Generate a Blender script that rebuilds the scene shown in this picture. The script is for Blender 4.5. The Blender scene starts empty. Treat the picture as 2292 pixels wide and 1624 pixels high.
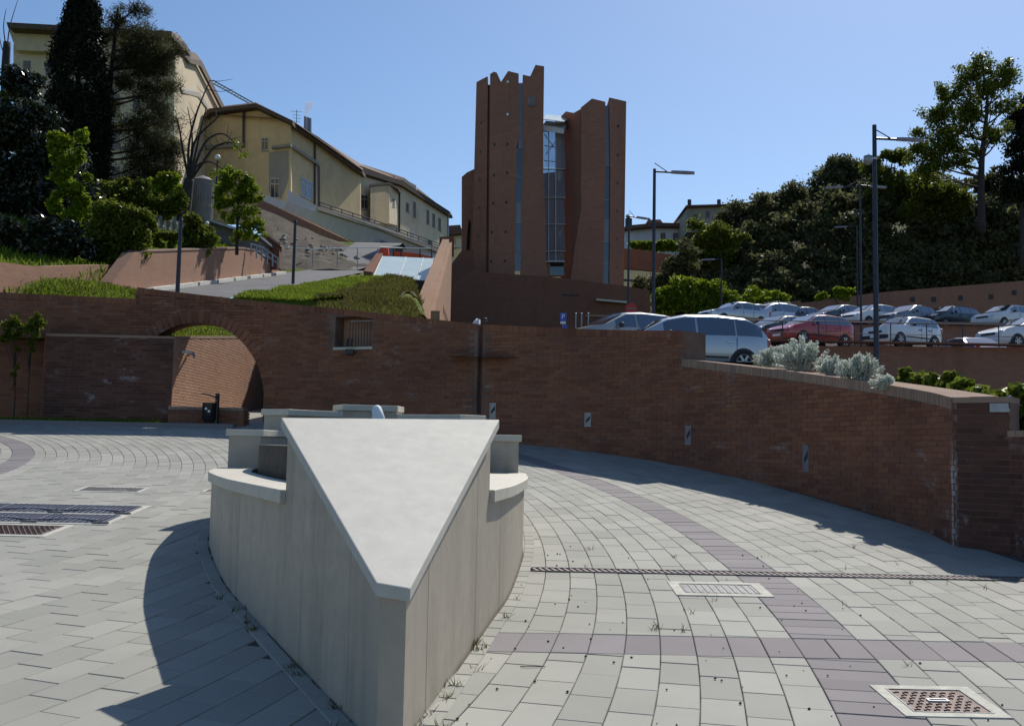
import bpy, bmesh, math, random
import numpy as np
from mathutils import Vector, Matrix

# ------------------------------------------------------------------ camera, sky, sun
S = bpy.context.scene
COL = S.collection
FPX, PITCH, ROLL = 2300.0, math.atan(188 / 2300.0), 0.02
EYE = Vector((0, 0, 1.5))
_F = Vector((0, math.cos(PITCH), math.sin(PITCH)))
_U0 = Vector((0, -math.sin(PITCH), math.cos(PITCH)))
_c = math.sqrt(1 - ROLL * ROLL)
_R = Vector((1, 0, 0)) * _c + _U0 * ROLL
_U = Vector((-1, 0, 0)) * ROLL + _U0 * _c
cd = bpy.data.cameras.new('camera'); cam = bpy.data.objects.new('camera', cd); COL.objects.link(cam)
cd.sensor_width = 36.0; cd.lens = 36.0 * FPX / 2292.0; cd.clip_end = 5000; cd.clip_start = 0.05
m = Matrix.Identity(4)
for i in range(3):
    m[i][0] = _R[i]; m[i][1] = _U[i]; m[i][2] = -_F[i]; m[i][3] = EYE[i]
cam.matrix_world = m
S.camera = cam

SUNV = Vector((0.39, 0.85, 1.0)).normalized()          # towards the sun
SUN_EL = math.asin(SUNV.z); SUN_AZ = math.atan2(SUNV.x, SUNV.y)
W = bpy.data.worlds.new('World'); S.world = W; W.use_nodes = True
wn = W.node_tree.nodes; wl = W.node_tree.links
bg = wn['Background']; sky = wn.new('ShaderNodeTexSky'); sky.sky_type = 'NISHITA'; sky.sun_disc = False
sky.sun_elevation = SUN_EL; sky.sun_rotation = SUN_AZ
sky.altitude = 300; sky.air_density = 1.0; sky.dust_density = 0.6; sky.ozone_density = 3.0
hs = wn.new('ShaderNodeHueSaturation'); hs.inputs['Saturation'].default_value = 1.1
wl.new(sky.outputs[0], hs.inputs['Color']); wl.new(hs.outputs[0], bg.inputs[0]); bg.inputs[1].default_value = 0.118
sd = bpy.data.lights.new('sun', 'SUN'); sd.energy = 5.0; sd.angle = math.radians(0.53); sd.color = (1.0, 0.95, 0.86)
so = bpy.data.objects.new('sun', sd); COL.objects.link(so)
so.rotation_euler = (-SUNV).to_track_quat('-Z', 'Y').to_euler(); so.location = (20, 40, 60)
S.view_settings.view_transform = 'Standard'; S.view_settings.look = 'None'
S.view_settings.exposure = 0.0; S.view_settings.gamma = 1.0
S.render.engine = 'CYCLES'

def zg(Y):                                             # the plaza climbs gently away from the viewer
    Y = max(Y, -4)
    return 0.033 * Y + 0.0027 * Y * Y if Y < 21 else 1.8837 + 0.075 * (Y - 21)
def pt(u, v, Y):                                       # photo position (2292 wide) at depth Y
    d = _F + _R * ((u - 1146) / FPX) - _U * ((v - 812) / FPX)
    return EYE + d * (Y / d.y)
def gp(u, v):                                          # photo position on the plaza
    d = _F + _R * ((u - 1146) / FPX) - _U * ((v - 812) / FPX); d = d / d.y
    A, B, Cc = .0027, .033 - d.z, -1.5
    Y = (-B + math.sqrt(max(B * B - 4 * A * Cc, 0))) / (2 * A)
    return EYE + d * Y

rnd = random.Random(7)
# ------------------------------------------------------------------ helpers
class MB:
    def __init__(s): s.v = []; s.f = []
    def add(s, vs, fs):
        o = len(s.v); s.v += [tuple(p) for p in vs]; s.f += [tuple(i + o for i in f) for f in fs]; return s
    def hexa(s, b, t):                                 # bottom quad, top quad (both ccw from above)
        return s.add(list(b) + list(t), [(3, 2, 1, 0), (4, 5, 6, 7), (0, 1, 5, 4), (1, 2, 6, 5), (2, 3, 7, 6), (3, 0, 4, 7)])
    def box(s, c, sz, rz=0.0, M=None):
        x, y, z = sz[0] / 2, sz[1] / 2, sz[2] / 2; ca, sa = math.cos(rz), math.sin(rz)
        P = []
        for dz in (-z, z):
            for dx, dy in ((-x, -y), (x, -y), (x, y), (-x, y)):
                p = Vector((dx, dy, dz))
                if M is not None: p = M @ p
                P.append((c[0] + p.x * ca - p.y * sa, c[1] + p.x * sa + p.y * ca, c[2] + p.z))
        return s.hexa(P[:4], P[4:])
    def prism(s, poly, z0, z1):                        # poly ccw xy; z0,z1 numbers or functions(x,y)
        n = len(poly); f0 = z0 if callable(z0) else (lambda x, y: z0); f1 = z1 if callable(z1) else (lambda x, y: z1)
        vs = [(x, y, f0(x, y)) for x, y in poly] + [(x, y, f1(x, y)) for x, y in poly]
        fs = [tuple(range(n))[::-1], tuple(range(n, 2 * n))] + [(i, (i + 1) % n, n + (i + 1) % n, n + i) for i in range(n)]
        return s.add(vs, fs)
    def tube(s, pts, rad, n=8, cap=True):
        pts = [Vector(p) for p in pts]; rs = rad if isinstance(rad, (list, tuple)) else [rad] * len(pts)
        o = len(s.v); up = Vector((0, 0, 1)); prev = None
        for i, p in enumerate(pts):
            d = (pts[min(i + 1, len(pts) - 1)] - pts[max(i - 1, 0)])
            if d.length < 1e-9: d = Vector((0, 0, 1))
            d.normalize()
            if prev is None: a = d.orthogonal().normalized()
            else:
                a = prev - d * prev.dot(d)
                a = a.normalized() if a.length > 1e-6 else d.orthogonal().normalized()
            prev = a; b = d.cross(a)
            for k in range(n):
                t = 2 * math.pi * k / n; q = p + (a * math.cos(t) + b * math.sin(t)) * rs[i]; s.v.append(tuple(q))
        for i in range(len(pts) - 1):
            for k in range(n):
                s.f.append((o + i * n + k, o + i * n + (k + 1) % n, o + (i + 1) * n + (k + 1) % n, o + (i + 1) * n + k))
        if cap:
            s.f.append(tuple(o + k for k in range(n))[::-1]); s.f.append(tuple(o + (len(pts) - 1) * n + k for k in range(n)))
        return s
    def lathe(s, prof, c, n=20, axis='z'):             # prof [(r,h)...]
        o = len(s.v)
        for r, h in prof:
            for k in range(n):
                t = 2 * math.pi * k / n; a, b = r * math.cos(t), r * math.sin(t)
                s.v.append((c[0] + a, c[1] + b, c[2] + h) if axis == 'z' else (c[0] + a, c[1] + h, c[2] + b))
        for i in range(len(prof) - 1):
            for k in range(n):
                q = (o + i * n + k, o + i * n + (k + 1) % n, o + (i + 1) * n + (k + 1) % n, o + (i + 1) * n + k)
                s.f.append(q if axis == 'z' else q[::-1])
        for i, rev in ((0, True), (len(prof) - 1, False)):
            if prof[i][0] > 1e-4:
                q = tuple(o + i * n + k for k in range(n)); s.f.append(q[::-1] if rev == (axis == 'z') else q)
        return s
    def grid(s, P):                                    # P[i][j] points
        o = len(s.v); n, k = len(P), len(P[0])
        for r in P: s.v += [tuple(p) for p in r]
        for i in range(n - 1):
            for j in range(k - 1):
                s.f.append((o + i * k + j, o + i * k + j + 1, o + (i + 1) * k + j + 1, o + (i + 1) * k + j))
        return s
    def mesh(s, name, off=(0, 0, 0)):
        me = bpy.data.meshes.new(name)
        me.from_pydata([(x - off[0], y - off[1], z - off[2]) for x, y, z in s.v], [], s.f); me.update(); return me
    def build(s, name, mat, parent=None, smooth=False, bevel=0.0, keep=None, angle=None):
        off = parent['_o'] if (parent is not None and '_o' in parent) else (0, 0, 0)
        me = s.mesh(name, off); o = bpy.data.objects.new(name, me); COL.objects.link(o)
        if mat: me.materials.append(mat)
        if smooth or angle:
            me.polygons.foreach_set('use_smooth', [True] * len(me.polygons))
            if angle: me.set_sharp_from_angle(angle=math.radians(angle))
        if bevel:
            b = o.modifiers.new('bevel', 'BEVEL'); b.width = bevel; b.segments = 2; b.limit_method = 'ANGLE'; b.angle_limit = math.radians(40)
        if parent is not None: o.parent = parent; o['_o'] = tuple(off)
        return o

def np_mesh(name, V, Fq, mat, parent=None, smooth=False):
    off = np.array(parent['_o']) if (parent is not None and '_o' in parent) else np.zeros(3)
    V = (np.asarray(V) - off).astype(np.float32); Fq = np.asarray(Fq, dtype=np.int32)
    k = Fq.shape[1]; me = bpy.data.meshes.new(name)
    me.vertices.add(len(V)); me.vertices.foreach_set('co', V.ravel())
    me.loops.add(Fq.size); me.loops.foreach_set('vertex_index', Fq.ravel())
    me.polygons.add(len(Fq)); me.polygons.foreach_set('loop_start', np.arange(0, Fq.size, k, dtype=np.int32))
    me.update(calc_edges=True)
    if smooth: me.polygons.foreach_set('use_smooth', [True] * len(Fq))
    o = bpy.data.objects.new(name, me); COL.objects.link(o); me.materials.append(mat)
    if parent is not None: o.parent = parent; o['_o'] = tuple(float(x) for x in off)
    return o

def tag(o, label, cat, group=None):
    o['label'] = label; o['category'] = cat
    if group: o['group'] = group
    return o
def thing(name, label, cat, loc=(0, 0, 0), group=None):
    o = bpy.data.objects.new(name, None); COL.objects.link(o); o.location = loc; o['_o'] = tuple(float(x) for x in loc)
    o.empty_display_size = 0.2
    return tag(o, label, cat, group)
def struct(o, kind='structure'): o['kind'] = kind; return o
def copy_tree(o, parent=None):
    c = o.copy(); COL.objects.link(c)
    if parent is not None: c.parent = parent
    for ch in o.children: copy_tree(ch, c)
    return c

# ------------------------------------------------------------------ materials
class NT:
    def __init__(s, name):
        s.m = bpy.data.materials.new(name); s.m.use_nodes = True; s.t = s.m.node_tree; s.n = s.t.nodes; s.l = s.t.links
        s.p = s.n['Principled BSDF']; s.out = s.n['Material Output']
    def new(s, typ, **kw):
        n = s.n.new(typ)
        for k, v in kw.items():
            if k.startswith('i_'): n.inputs[int(k[2:])].default_value = v
            else: setattr(n, k, v)
        return n
    def link(s, a, b): s.l.new(a, b)
    def coord(s, kind='Object', scale=(1, 1, 1)):
        if kind == 'Position': o = s.new('ShaderNodeNewGeometry').outputs['Position']
        else: o = s.new('ShaderNodeTexCoord').outputs[kind]
        mp = s.new('ShaderNodeMapping'); mp.inputs['Scale'].default_value = scale; s.link(o, mp.inputs[0]); return mp.outputs[0]
    def noise(s, vec, scale, detail=5, rough=.6, dist=0.0):
        n = s.new('ShaderNodeTexNoise'); n.inputs['Scale'].default_value = scale; n.inputs['Detail'].default_value = detail
        n.inputs['Roughness'].default_value = rough; n.inputs['Distortion'].default_value = dist
        if vec is not None: s.link(vec, n.inputs['Vector'])
        return n.outputs['Fac']
    def ramp(s, fac, stops):
        r = s.new('ShaderNodeValToRGB'); e = r.color_ramp.elements
        while len(e) < len(stops): e.new(0.5)
        for x, (p, c) in zip(e, stops): x.position = p; x.color = (*c, 1) if len(c) == 3 else c
        s.link(fac, r.inputs[0]); return r.outputs[0]
    def mix(s, fac, a, b, mode='MIX'):
        n = s.new('ShaderNodeMix', data_type='RGBA', blend_type=mode)
        for sock, v in ((n.inputs[0], fac), (n.inputs[6], a), (n.inputs[7], b)):
            if hasattr(v, 'is_output') or isinstance(v, bpy.types.NodeSocket): s.link(v, sock)
            elif isinstance(v, (int, float)): sock.default_value = v
            else: sock.default_value = (*v, 1) if len(v) == 3 else v
        return n.outputs[2]
    def math(s, op, a, b=0.0, clamp=False):
        n = s.new('ShaderNodeMath', operation=op, use_clamp=clamp)
        for sock, v in ((n.inputs[0], a), (n.inputs[1], b)):
            if isinstance(v, bpy.types.NodeSocket): s.link(v, sock)
            else: sock.default_value = v
        return n.outputs[0]
    def maprange(s, v, a, b, c=0.0, d=1.0):
        n = s.new('ShaderNodeMapRange'); s.link(v, n.inputs[0])
        for i, x in enumerate((a, b, c, d)): n.inputs[i + 1].default_value = x
        return n.outputs[0]
    def rand(s):                                       # one number per piece, joined or single
        g = s.new('ShaderNodeNewGeometry').outputs['Random Per Island']; o = s.new('ShaderNodeObjectInfo').outputs['Random']
        return s.math('FRACT', s.math('ADD', g, s.math('MULTIPLY', o, 7.31)))
    def base(s, c): 
        if isinstance(c, bpy.types.NodeSocket): s.link(c, s.p.inputs['Base Color'])
        else: s.p.inputs['Base Color'].default_value = (*c, 1)
        return s
    def rough(s, r):
        if isinstance(r, bpy.types.NodeSocket): s.link(r, s.p.inputs['Roughness'])
        else: s.p.inputs['Roughness'].default_value = r
        return s
    def bump(s, h, strength=.3, dist=.01):
        b = s.new('ShaderNodeBump'); b.inputs['Strength'].default_value = strength; b.inputs['Distance'].default_value = dist
        s.link(h, b.inputs['Height']); s.link(b.outputs[0], s.p.inputs['Normal']); return s

def m_plain(name, col, rough=.6, metal=0.0, vary=.25, scale=3.0, bump=0.0, spec=None):
    t = NT(name); v = t.coord('Position'); n = t.noise(v, scale, 6)
    k = 1 - vary
    t.base(t.ramp(n, [(.3, tuple(c * k for c in col)), (.7, tuple(min(1, c * (1 + vary * .6)) for c in col))])).rough(rough)
    t.p.inputs['Metallic'].default_value = metal
    if spec is not None: t.p.inputs['Specular IOR Level'].default_value = spec
    if bump: t.bump(t.noise(v, scale * 12, 4), bump)
    return t.m

def m_brick(name, cols, efflor=0.0, dark=1.0, grime=.5):
    t = NT(name); v = t.coord('Position'); r = t.rand()
    c = t.ramp(r, [(0, cols[0]), (.35, cols[1]), (.7, cols[2]), (1, cols[3])])
    c = t.mix(t.math('MULTIPLY', t.noise(v, 60, 4), .35), c, tuple(x * .45 for x in cols[1]))
    g = t.ramp(t.noise(v, .55, 6, .65), [(.42, (0, 0, 0)), (.75, (1, 1, 1))])
    c = t.mix(t.math('MULTIPLY', g, grime), c, (.035, .028, .028))
    if efflor:
        st = t.coord('Position', (1, 1, 2.2))
        e = t.math('MULTIPLY', t.maprange(t.noise(st, 1.6, 8, .74), .57, .74), t.maprange(t.noise(v, .45, 3), .46, .6))
        c = t.mix(t.math('MULTIPLY', e, efflor, True), c, (.42, .39, .38))
    if efflor:
        d = t.new('ShaderNodeVectorMath', operation='DISTANCE'); sp = t.new('ShaderNodeSeparateXYZ'); t.link(v, sp.inputs[0]); cb = t.new('ShaderNodeCombineXYZ'); t.link(sp.outputs[0], cb.inputs[0]); t.link(sp.outputs[1], cb.inputs[1])
        t.link(cb.outputs[0], d.inputs[0]); d.inputs[1].default_value = (4.385, 10.2, 0)
        ns = t.noise(t.coord('Position', (9, 9, 5)), 1, 6, .75)
        w_ = t.math('SUBTRACT', t.math('MULTIPLY', ns, .16), t.math('ADD', d.outputs['Value'], .045))
        e = t.math('MULTIPLY', t.maprange(w_, -.01, .02), t.maprange(sp.outputs[2], 1.75, 1.35))
        foot = t.math('MULTIPLY', t.math('MULTIPLY', t.maprange(d.outputs['Value'], 1.3, .4), t.maprange(t.noise(v, 5, 7, .75), .58, .68)), t.maprange(sp.outputs[2], .98, .84))
        c = t.mix(t.math('MULTIPLY', t.math('ADD', e, foot, True), .75), c, (.5, .46, .45))
    t.base(c).rough(.9); t.p.inputs['Specular IOR Level'].default_value = .15
    t.bump(t.noise(v, 140, 4), .35, .004); return t.m

def m_brickwall(name, cols, mortar, scale=1.0, vec_scale=(1, 1, 1)):       # far brick faces, courses too fine to build
    t = NT(name); g = t.new('ShaderNodeNewGeometry')
    sp = t.new('ShaderNodeSeparateXYZ'); t.link(g.outputs['Position'], sp.inputs[0])
    h = t.math('ADD', sp.outputs[0], t.math('MULTIPLY', sp.outputs[1], .77))
    cb = t.new('ShaderNodeCombineXYZ'); t.link(h, cb.inputs[0]); t.link(sp.outputs[2], cb.inputs[1])
    b = t.new('ShaderNodeTexBrick'); t.link(cb.outputs[0], b.inputs['Vector'])
    b.inputs['Scale'].default_value = scale; b.inputs['Brick Width'].default_value = .27; b.inputs['Row Height'].default_value = .068
    b.inputs['Mortar Size'].default_value = .009; b.inputs['Color1'].default_value = (*cols[0], 1); b.inputs['Color2'].default_value = (*cols[1], 1)
    b.inputs['Mortar'].default_value = (*mortar, 1)
    v = t.coord('Position', vec_scale)
    c = t.mix(t.math('MULTIPLY', t.ramp(t.noise(v, .25, 7, .65), [(.35, (0, 0, 0)), (.75, (1, 1, 1))]), .4), b.outputs[0], tuple(x * .55 for x in cols[0]))
    st = t.coord('Position', (1.4, 1.4, .12))
    c = t.mix(t.math('MULTIPLY', t.maprange(t.noise(st, .9, 6, .7), .52, .75), .35), c, tuple(x * .4 for x in cols[0]))
    t.base(c).rough(.92); t.p.inputs['Specular IOR Level'].default_value = .12
    t.bump(b.outputs['Fac'], -.25, .01); return t.m

def m_stone(name, col, streak=.5, stain=(.2, .17, .12), ct=1.0, lime=.5, gl=(.45, .7)):
    t = NT(name); v = t.coord('Position'); r = t.rand()
    c = t.ramp(t.noise(v, 7, 8, .7), [(.3, tuple(x * (1 - .14 * ct) for x in col)), (.7, tuple(min(.85, x * (1 + .06 * ct)) for x in col))])
    c = t.mix(t.math('MULTIPLY', r, .3), c, tuple(x * .78 for x in col))
    c = t.mix(t.math('MULTIPLY', t.maprange(t.noise(v, 90, 3, .8), .58, .72), .35), c, tuple(x * .6 for x in col))
    sv = t.coord('Position', (3.6, 3.6, .4)); s2 = t.coord('Position', (13, 13, .6))
    c = t.mix(t.math('MULTIPLY', t.maprange(t.noise(sv, 1, 6, .65), .5, .78), streak), c, stain)
    c = t.mix(t.math('MULTIPLY', t.maprange(t.noise(s2, 1, 6, .75), .66, .76), lime), c, (.66, .65, .62))
    t.base(c).rough(t.maprange(t.noise(v, 12, 4), .3, .7, *gl)); t.bump(t.noise(v, 220, 4), .18, .002); return t.m

def m_paver(name, cols):
    t = NT(name); v = t.coord('Position'); r = t.rand()
    c = t.ramp(r, [(0, cols[0]), (.5, cols[1]), (1, cols[2])])
    c = t.mix(t.math('MULTIPLY', t.maprange(t.noise(v, 260, 3, .7), .5, .75), .22), c, tuple(x * .5 for x in cols[1]))
    c = t.mix(t.math('MULTIPLY', t.ramp(t.noise(v, .7, 7, .68), [(.38, (0, 0, 0)), (.75, (1, 1, 1))]), .42), c, tuple(x * .62 for x in cols[0]))
    c = t.mix(t.math('MULTIPLY', t.maprange(t.noise(v, 5, 6, .7), .62, .8), .3), c, (.2, .19, .16))
    t.base(c).rough(.82); t.p.inputs['Specular IOR Level'].default_value = .3
    t.bump(t.noise(v, 180, 4), .25, .003); return t.m

def m_leaf(name, cols, transl=.35, gloss=.5):
    t = NT(name); r = t.rand(); v = t.coord('Position')
    c = t.ramp(r, [(0, cols[0]), (.5, cols[1]), (1, cols[2])])
    c = t.mix(t.math('MULTIPLY', t.ramp(t.noise(v, .8, 3), [(.4, (0, 0, 0)), (.65, (1, 1, 1))]), .4), c, cols[0])
    t.base(c).rough(gloss); t.p.inputs['Specular IOR Level'].default_value = .5 if gloss < .3 else .12
    tr = t.new('ShaderNodeBsdfTranslucent'); t.link(t.mix(.5, c, (.25, .32, .02), 'ADD') if False else c, tr.inputs[0])
    ms = t.new('ShaderNodeMixShader'); ms.inputs[0].default_value = transl
    t.link(t.p.outputs[0], ms.inputs[1]); t.link(tr.outputs[0], ms.inputs[2]); t.link(ms.outputs[0], t.out.inputs[0]); return t.m

def m_paint(name, col, metallic=.0):
    t = NT(name); v = t.coord('Object')
    t.base(t.mix(t.math('MULTIPLY', t.noise(v, .9, 2), .25), col, tuple(x * .8 for x in col))).rough(t.maprange(t.noise(v, 1.5, 2), .3, .7, .26, .34))
    t.p.inputs['Metallic'].default_value = metallic; t.p.inputs['Coat Weight'].default_value = .8; t.p.inputs['Coat Roughness'].default_value = .08
    return t.m

def m_glass(name, col=(.03, .035, .04), rough=.06):
    t = NT(name); v = t.coord('Position')
    t.base(t.mix(t.math('MULTIPLY', t.noise(v, 3, 3), .5), col, tuple(x * 1.8 for x in col))).rough(rough)
    t.p.inputs['Specular IOR Level'].default_value = .8; t.p.inputs['Coat Weight'].default_value = .6; t.p.inputs['Coat Roughness'].default_value = .03
    return t.m

def m_clear(name, col=(.75, .85, .85), alpha=.35, rough=.05):              # clear pane: part see-through, part reflecting
    t = NT(name); t.base(col).rough(rough); tb = t.new('ShaderNodeBsdfTransparent'); tb.inputs[0].default_value = (*col, 1)
    ms = t.new('ShaderNodeMixShader'); v = t.coord('Position')
    t.link(t.maprange(t.noise(v, .7, 3), .3, .7, alpha * .8, alpha * 1.2), ms.inputs[0])
    t.link(tb.outputs[0], ms.inputs[1]); t.link(t.p.outputs[0], ms.inputs[2]); t.link(ms.outputs[0], t.out.inputs[0]); return t.m

def m_stucco(name, col, stain, amt=.5):
    t = NT(name); v = t.coord('Position'); sv = t.coord('Position', (1.6, 1.6, .25))
    c = t.ramp(t.noise(v, 1.2, 7, .65), [(.3, tuple(x * .84 for x in col)), (.7, col)])
    c = t.mix(t.math('MULTIPLY', t.maprange(t.noise(v, .22, 6, .7), .5, .68), amt), c, stain)
    c = t.mix(t.math('MULTIPLY', t.maprange(t.noise(sv, .8, 6, .7), .55, .75), amt * .7), c, stain)
    t.base(c).rough(.93); t.bump(t.noise(v, 30, 4), .2, .01); return t.m

def m_soil(name, a, b, c, scale=.8):
    t = NT(name); v = t.coord('Position')
    col = t.ramp(t.noise(v, scale, 8, .7), [(.3, a), (.52, b), (.72, c)])
    col = t.mix(t.math('MULTIPLY', t.noise(v, 18, 5, .7), .5), col, tuple(x * .5 for x in a))
    t.base(col).rough(.97); t.p.inputs['Specular IOR Level'].default_value = .1; t.bump(t.noise(v, 9, 7, .75), .8, .06); return t.m

M = {}
BC = [(.215, .09, .055), (.28, .12, .07), (.32, .145, .08), (.24, .115, .078)]
M['brick'] = m_brick('fired_brick', BC, .75)
M['brick_worn_shaded'] = m_brick('fired_brick_salt_shaded', [(.1, .048, .038), (.14, .066, .049), (.17, .084, .062), (.12, .065, .055)], 1.0, grime=.75)  # salt-stained brick, darkened: shade beside the arch is put into the colour
M['brick_lit'] = m_brick('fired_brick_sunlit', [(.38, .215, .14), (.43, .25, .165), (.47, .275, .185), (.4, .24, .17)], .8, grime=.15)  # lit copy of the brick: sun on the passage wall put into the colour
M['mortar'] = m_plain('wall_mortar', (.19, .12, .092), .95, vary=.4, scale=2)
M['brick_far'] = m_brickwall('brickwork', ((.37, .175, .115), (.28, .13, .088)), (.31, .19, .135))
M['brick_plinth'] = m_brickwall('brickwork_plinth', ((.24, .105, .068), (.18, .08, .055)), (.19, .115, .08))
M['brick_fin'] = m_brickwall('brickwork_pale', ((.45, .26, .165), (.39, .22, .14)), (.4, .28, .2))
M['brick_ret'] = m_brickwall('brickwork_retaining', ((.36, .2, .135), (.31, .17, .115)), (.32, .21, .16))
M['cap'] = m_brick('brick_coping', [(.3, .2, .15), (.36, .25, .19), (.4, .28, .21), (.33, .23, .17)], 0, grime=.3)
M['stone'] = m_stone('limestone_cladding', (.45, .39, .31), .55, lime=.45)
M['stone_top'] = m_stone('limestone_slab', (.55, .525, .46), .12, (.36, .33, .27), .9, .12, (.72, .8))
M['stone_cap'] = m_stone('limestone_coping', (.58, .54, .45), .12, lime=.1)
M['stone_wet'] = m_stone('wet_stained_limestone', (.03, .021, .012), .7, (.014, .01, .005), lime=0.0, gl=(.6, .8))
M['paver'] = m_paver('concrete_paver', [(.285, .283, .25), (.325, .32, .282), (.365, .358, .318)])
M['paver_purple'] = m_paver('porphyry_paver', [(.185, .168, .175), (.215, .195, .2), (.235, .213, .218)])
M['joint'] = m_plain('paver_joint_sand', (.1, .092, .075), .97, vary=.5, scale=9)
M['frame_conc'] = m_plain('concrete_collar', (.5, .49, .42), .9, vary=.25, scale=14, bump=.3)
M['iron'] = m_plain('cast_iron', (.14, .14, .15), .6, .3, .5, 25, .2)
M['iron_bar'] = m_plain('weathered_grate_bar', (.24, .2, .19), .7, .2, .35, 25, .2)
M['iron_blue'] = m_plain('worn_blue_grey_iron', (.2, .205, .25), .5, .35, .35, 25, .2)
M['iron_rust'] = m_plain('rusty_cast_iron', (.17, .115, .1), .7, .2, .5, 20, .25)
M['galv'] = m_plain('galvanised_steel', (.35, .36, .38), .45, .7, .25, 8)
M['pole'] = m_plain('dark_painted_steel', (.04, .042, .06), .45, .4, .3, 6)
M['black'] = m_plain('black_plastic', (.012, .012, .014), .35, 0, .4, 12)
M['asphalt'] = m_plain('asphalt', (.12, .12, .125), .93, 0, .3, 1.2, .4)
M['white_line'] = m_plain('kerb_white', (.55, .53, .48), .9, 0, .2, 5)
M['grass_soil'] = m_soil('grassy_ground', (.07, .09, .015), (.13, .17, .022), (.18, .21, .035))
M['dry_soil'] = m_soil('dry_scrubby_ground', (.05, .045, .02), (.1, .085, .04), (.12, .12, .04))
M['rubble_soil'] = m_soil('rubble_ground', (.07, .06, .05), (.13, .11, .09), (.2, .18, .15), 1.4)
M['ground'] = m_soil('earth', (.05, .05, .02), (.08, .08, .03), (.1, .09, .05), .2)
M['grass'] = m_leaf('grass_blade', [(.1, .15, .015), (.17, .24, .02), (.24, .29, .035)], .5, .6)
M['grass_dry'] = m_leaf('scrub_blade', [(.06, .055, .018), (.11, .11, .025), (.16, .15, .04)], .4, .7)
M['leaf_dark'] = m_leaf('dark_conifer_leaf', [(.008, .012, .006), (.014, .02, .009), (.022, .028, .012)], .12, .6)
M['leaf_pine'] = m_leaf('pine_needle', [(.04, .045, .022), (.07, .07, .03), (.11, .1, .042)], .38, .6)
M['leaf_mid'] = m_leaf('broad_leaf', [(.065, .085, .012), (.13, .16, .02), (.2, .23, .032)], .5, .4)
M['leaf_bright'] = m_leaf('spring_leaf', [(.11, .15, .01), (.18, .25, .015), (.26, .32, .03)], .5, .4)
M['leaf_gloss'] = m_leaf('glossy_laurel_leaf', [(.012, .018, .008), (.02, .03, .012), (.035, .045, .02)], .15, .22)
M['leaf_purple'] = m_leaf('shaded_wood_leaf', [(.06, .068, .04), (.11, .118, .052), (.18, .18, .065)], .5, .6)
M['leaf_silver'] = m_leaf('silver_felted_leaf', [(.46, .5, .44), (.58, .62, .55), (.68, .71, .64)], .35, .85)
M['leaf_ivy'] = m_leaf('ivy_leaf', [(.08, .11, .016), (.16, .2, .025), (.25, .28, .05)], .42, .35)
M['bark'] = m_plain('bark', (.045, .035, .03), .95, 0, .5, 9, .8)
M['stucco'] = m_stucco('yellow_stucco', (.72, .56, .31), (.34, .28, .21), .5)
M['stucco_pale'] = m_stucco('pale_stucco', (.78, .68, .46), (.4, .33, .24), .35)
M['stucco_cream'] = m_stucco('cream_stucco', (.6, .5, .33), (.3, .24, .17), .5)
M['stucco_grey'] = m_stucco('grey_stucco', (.36, .33, .28), (.2, .18, .15), .5)
M['whitewash'] = m_stucco('whitewashed_wall', (.72, .72, .75), (.45, .45, .48), .3)
M['roof'] = m_plain('clay_roof_tile', (.16, .085, .06), .9, 0, .5, 3, .5)
M['eave'] = m_plain('eave_timber', (.1, .07, .05), .9, 0, .3, 4)
M['shutter'] = m_plain('grey_shutter', (.2, .18, .17), .7, 0, .3, 4)
M['winframe'] = m_plain('white_window_frame', (.6, .6, .58), .6, 0, .15, 5)
M['glass'] = m_glass('window_glass')
M['glass_blue'] = m_glass('tower_glass', (.035, .035, .06), .12)
M['glass_pale'] = m_glass('tower_pale_panel', (.16, .155, .17), .3)
M['clear'] = m_clear('clear_glass', (.6, .68, .74), .2)
M['poly'] = m_plain('opal_polycarbonate', (.55, .66, .64), .25, 0, .1, 1.5)
M['steel_white'] = m_plain('white_painted_steel', (.62, .62, .6), .5, 0, .1, 4)
M['pipe'] = m_plain('brown_downpipe', (.09, .06, .05), .6, .2, .3, 5)
M['orange'] = m_plain('orange_site_net', (.75, .09, .03), .7, 0, .2, 6)
M['red'] = m_plain('red_sign_paint', (.5, .03, .03), .5, 0, .2, 6)
M['sign_blue'] = m_plain('blue_sign_paint', (.03, .1, .5), .45, 0, .15, 6)
M['white'] = m_plain('white_paint', (.78, .78, .78), .5, 0, .08, 6)
M['tyre'] = m_plain('tyre_rubber', (.018, .018, .02), .8, 0, .3, 14)
M['rim'] = m_plain('alloy_rim', (.45, .46, .48), .35, .7, .15, 9)
M['trim'] = m_plain('dark_plastic_trim', (.025, .025, .03), .55, 0, .3, 9)
M['car_glass'] = m_glass('car_glass', (.02, .028, .045), .04)
M['car_glass'].node_tree.nodes['Principled BSDF'].inputs['IOR'].default_value = 2.1
M['tail'] = m_paint('tail_light_red', (.35, .015, .02))
M['head'] = m_paint('head_light_clear', (.55, .57, .6), .3)
M['chrome'] = m_plain('chrome', (.7, .7, .72), .15, 1.0, .08, 5)
M['water'] = m_glass('fountain_water', (.02, .022, .016), .05)
M['foam'] = m_plain('white_water', (.85, .87, .9), .5, 0, .06, 30, .4)


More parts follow.
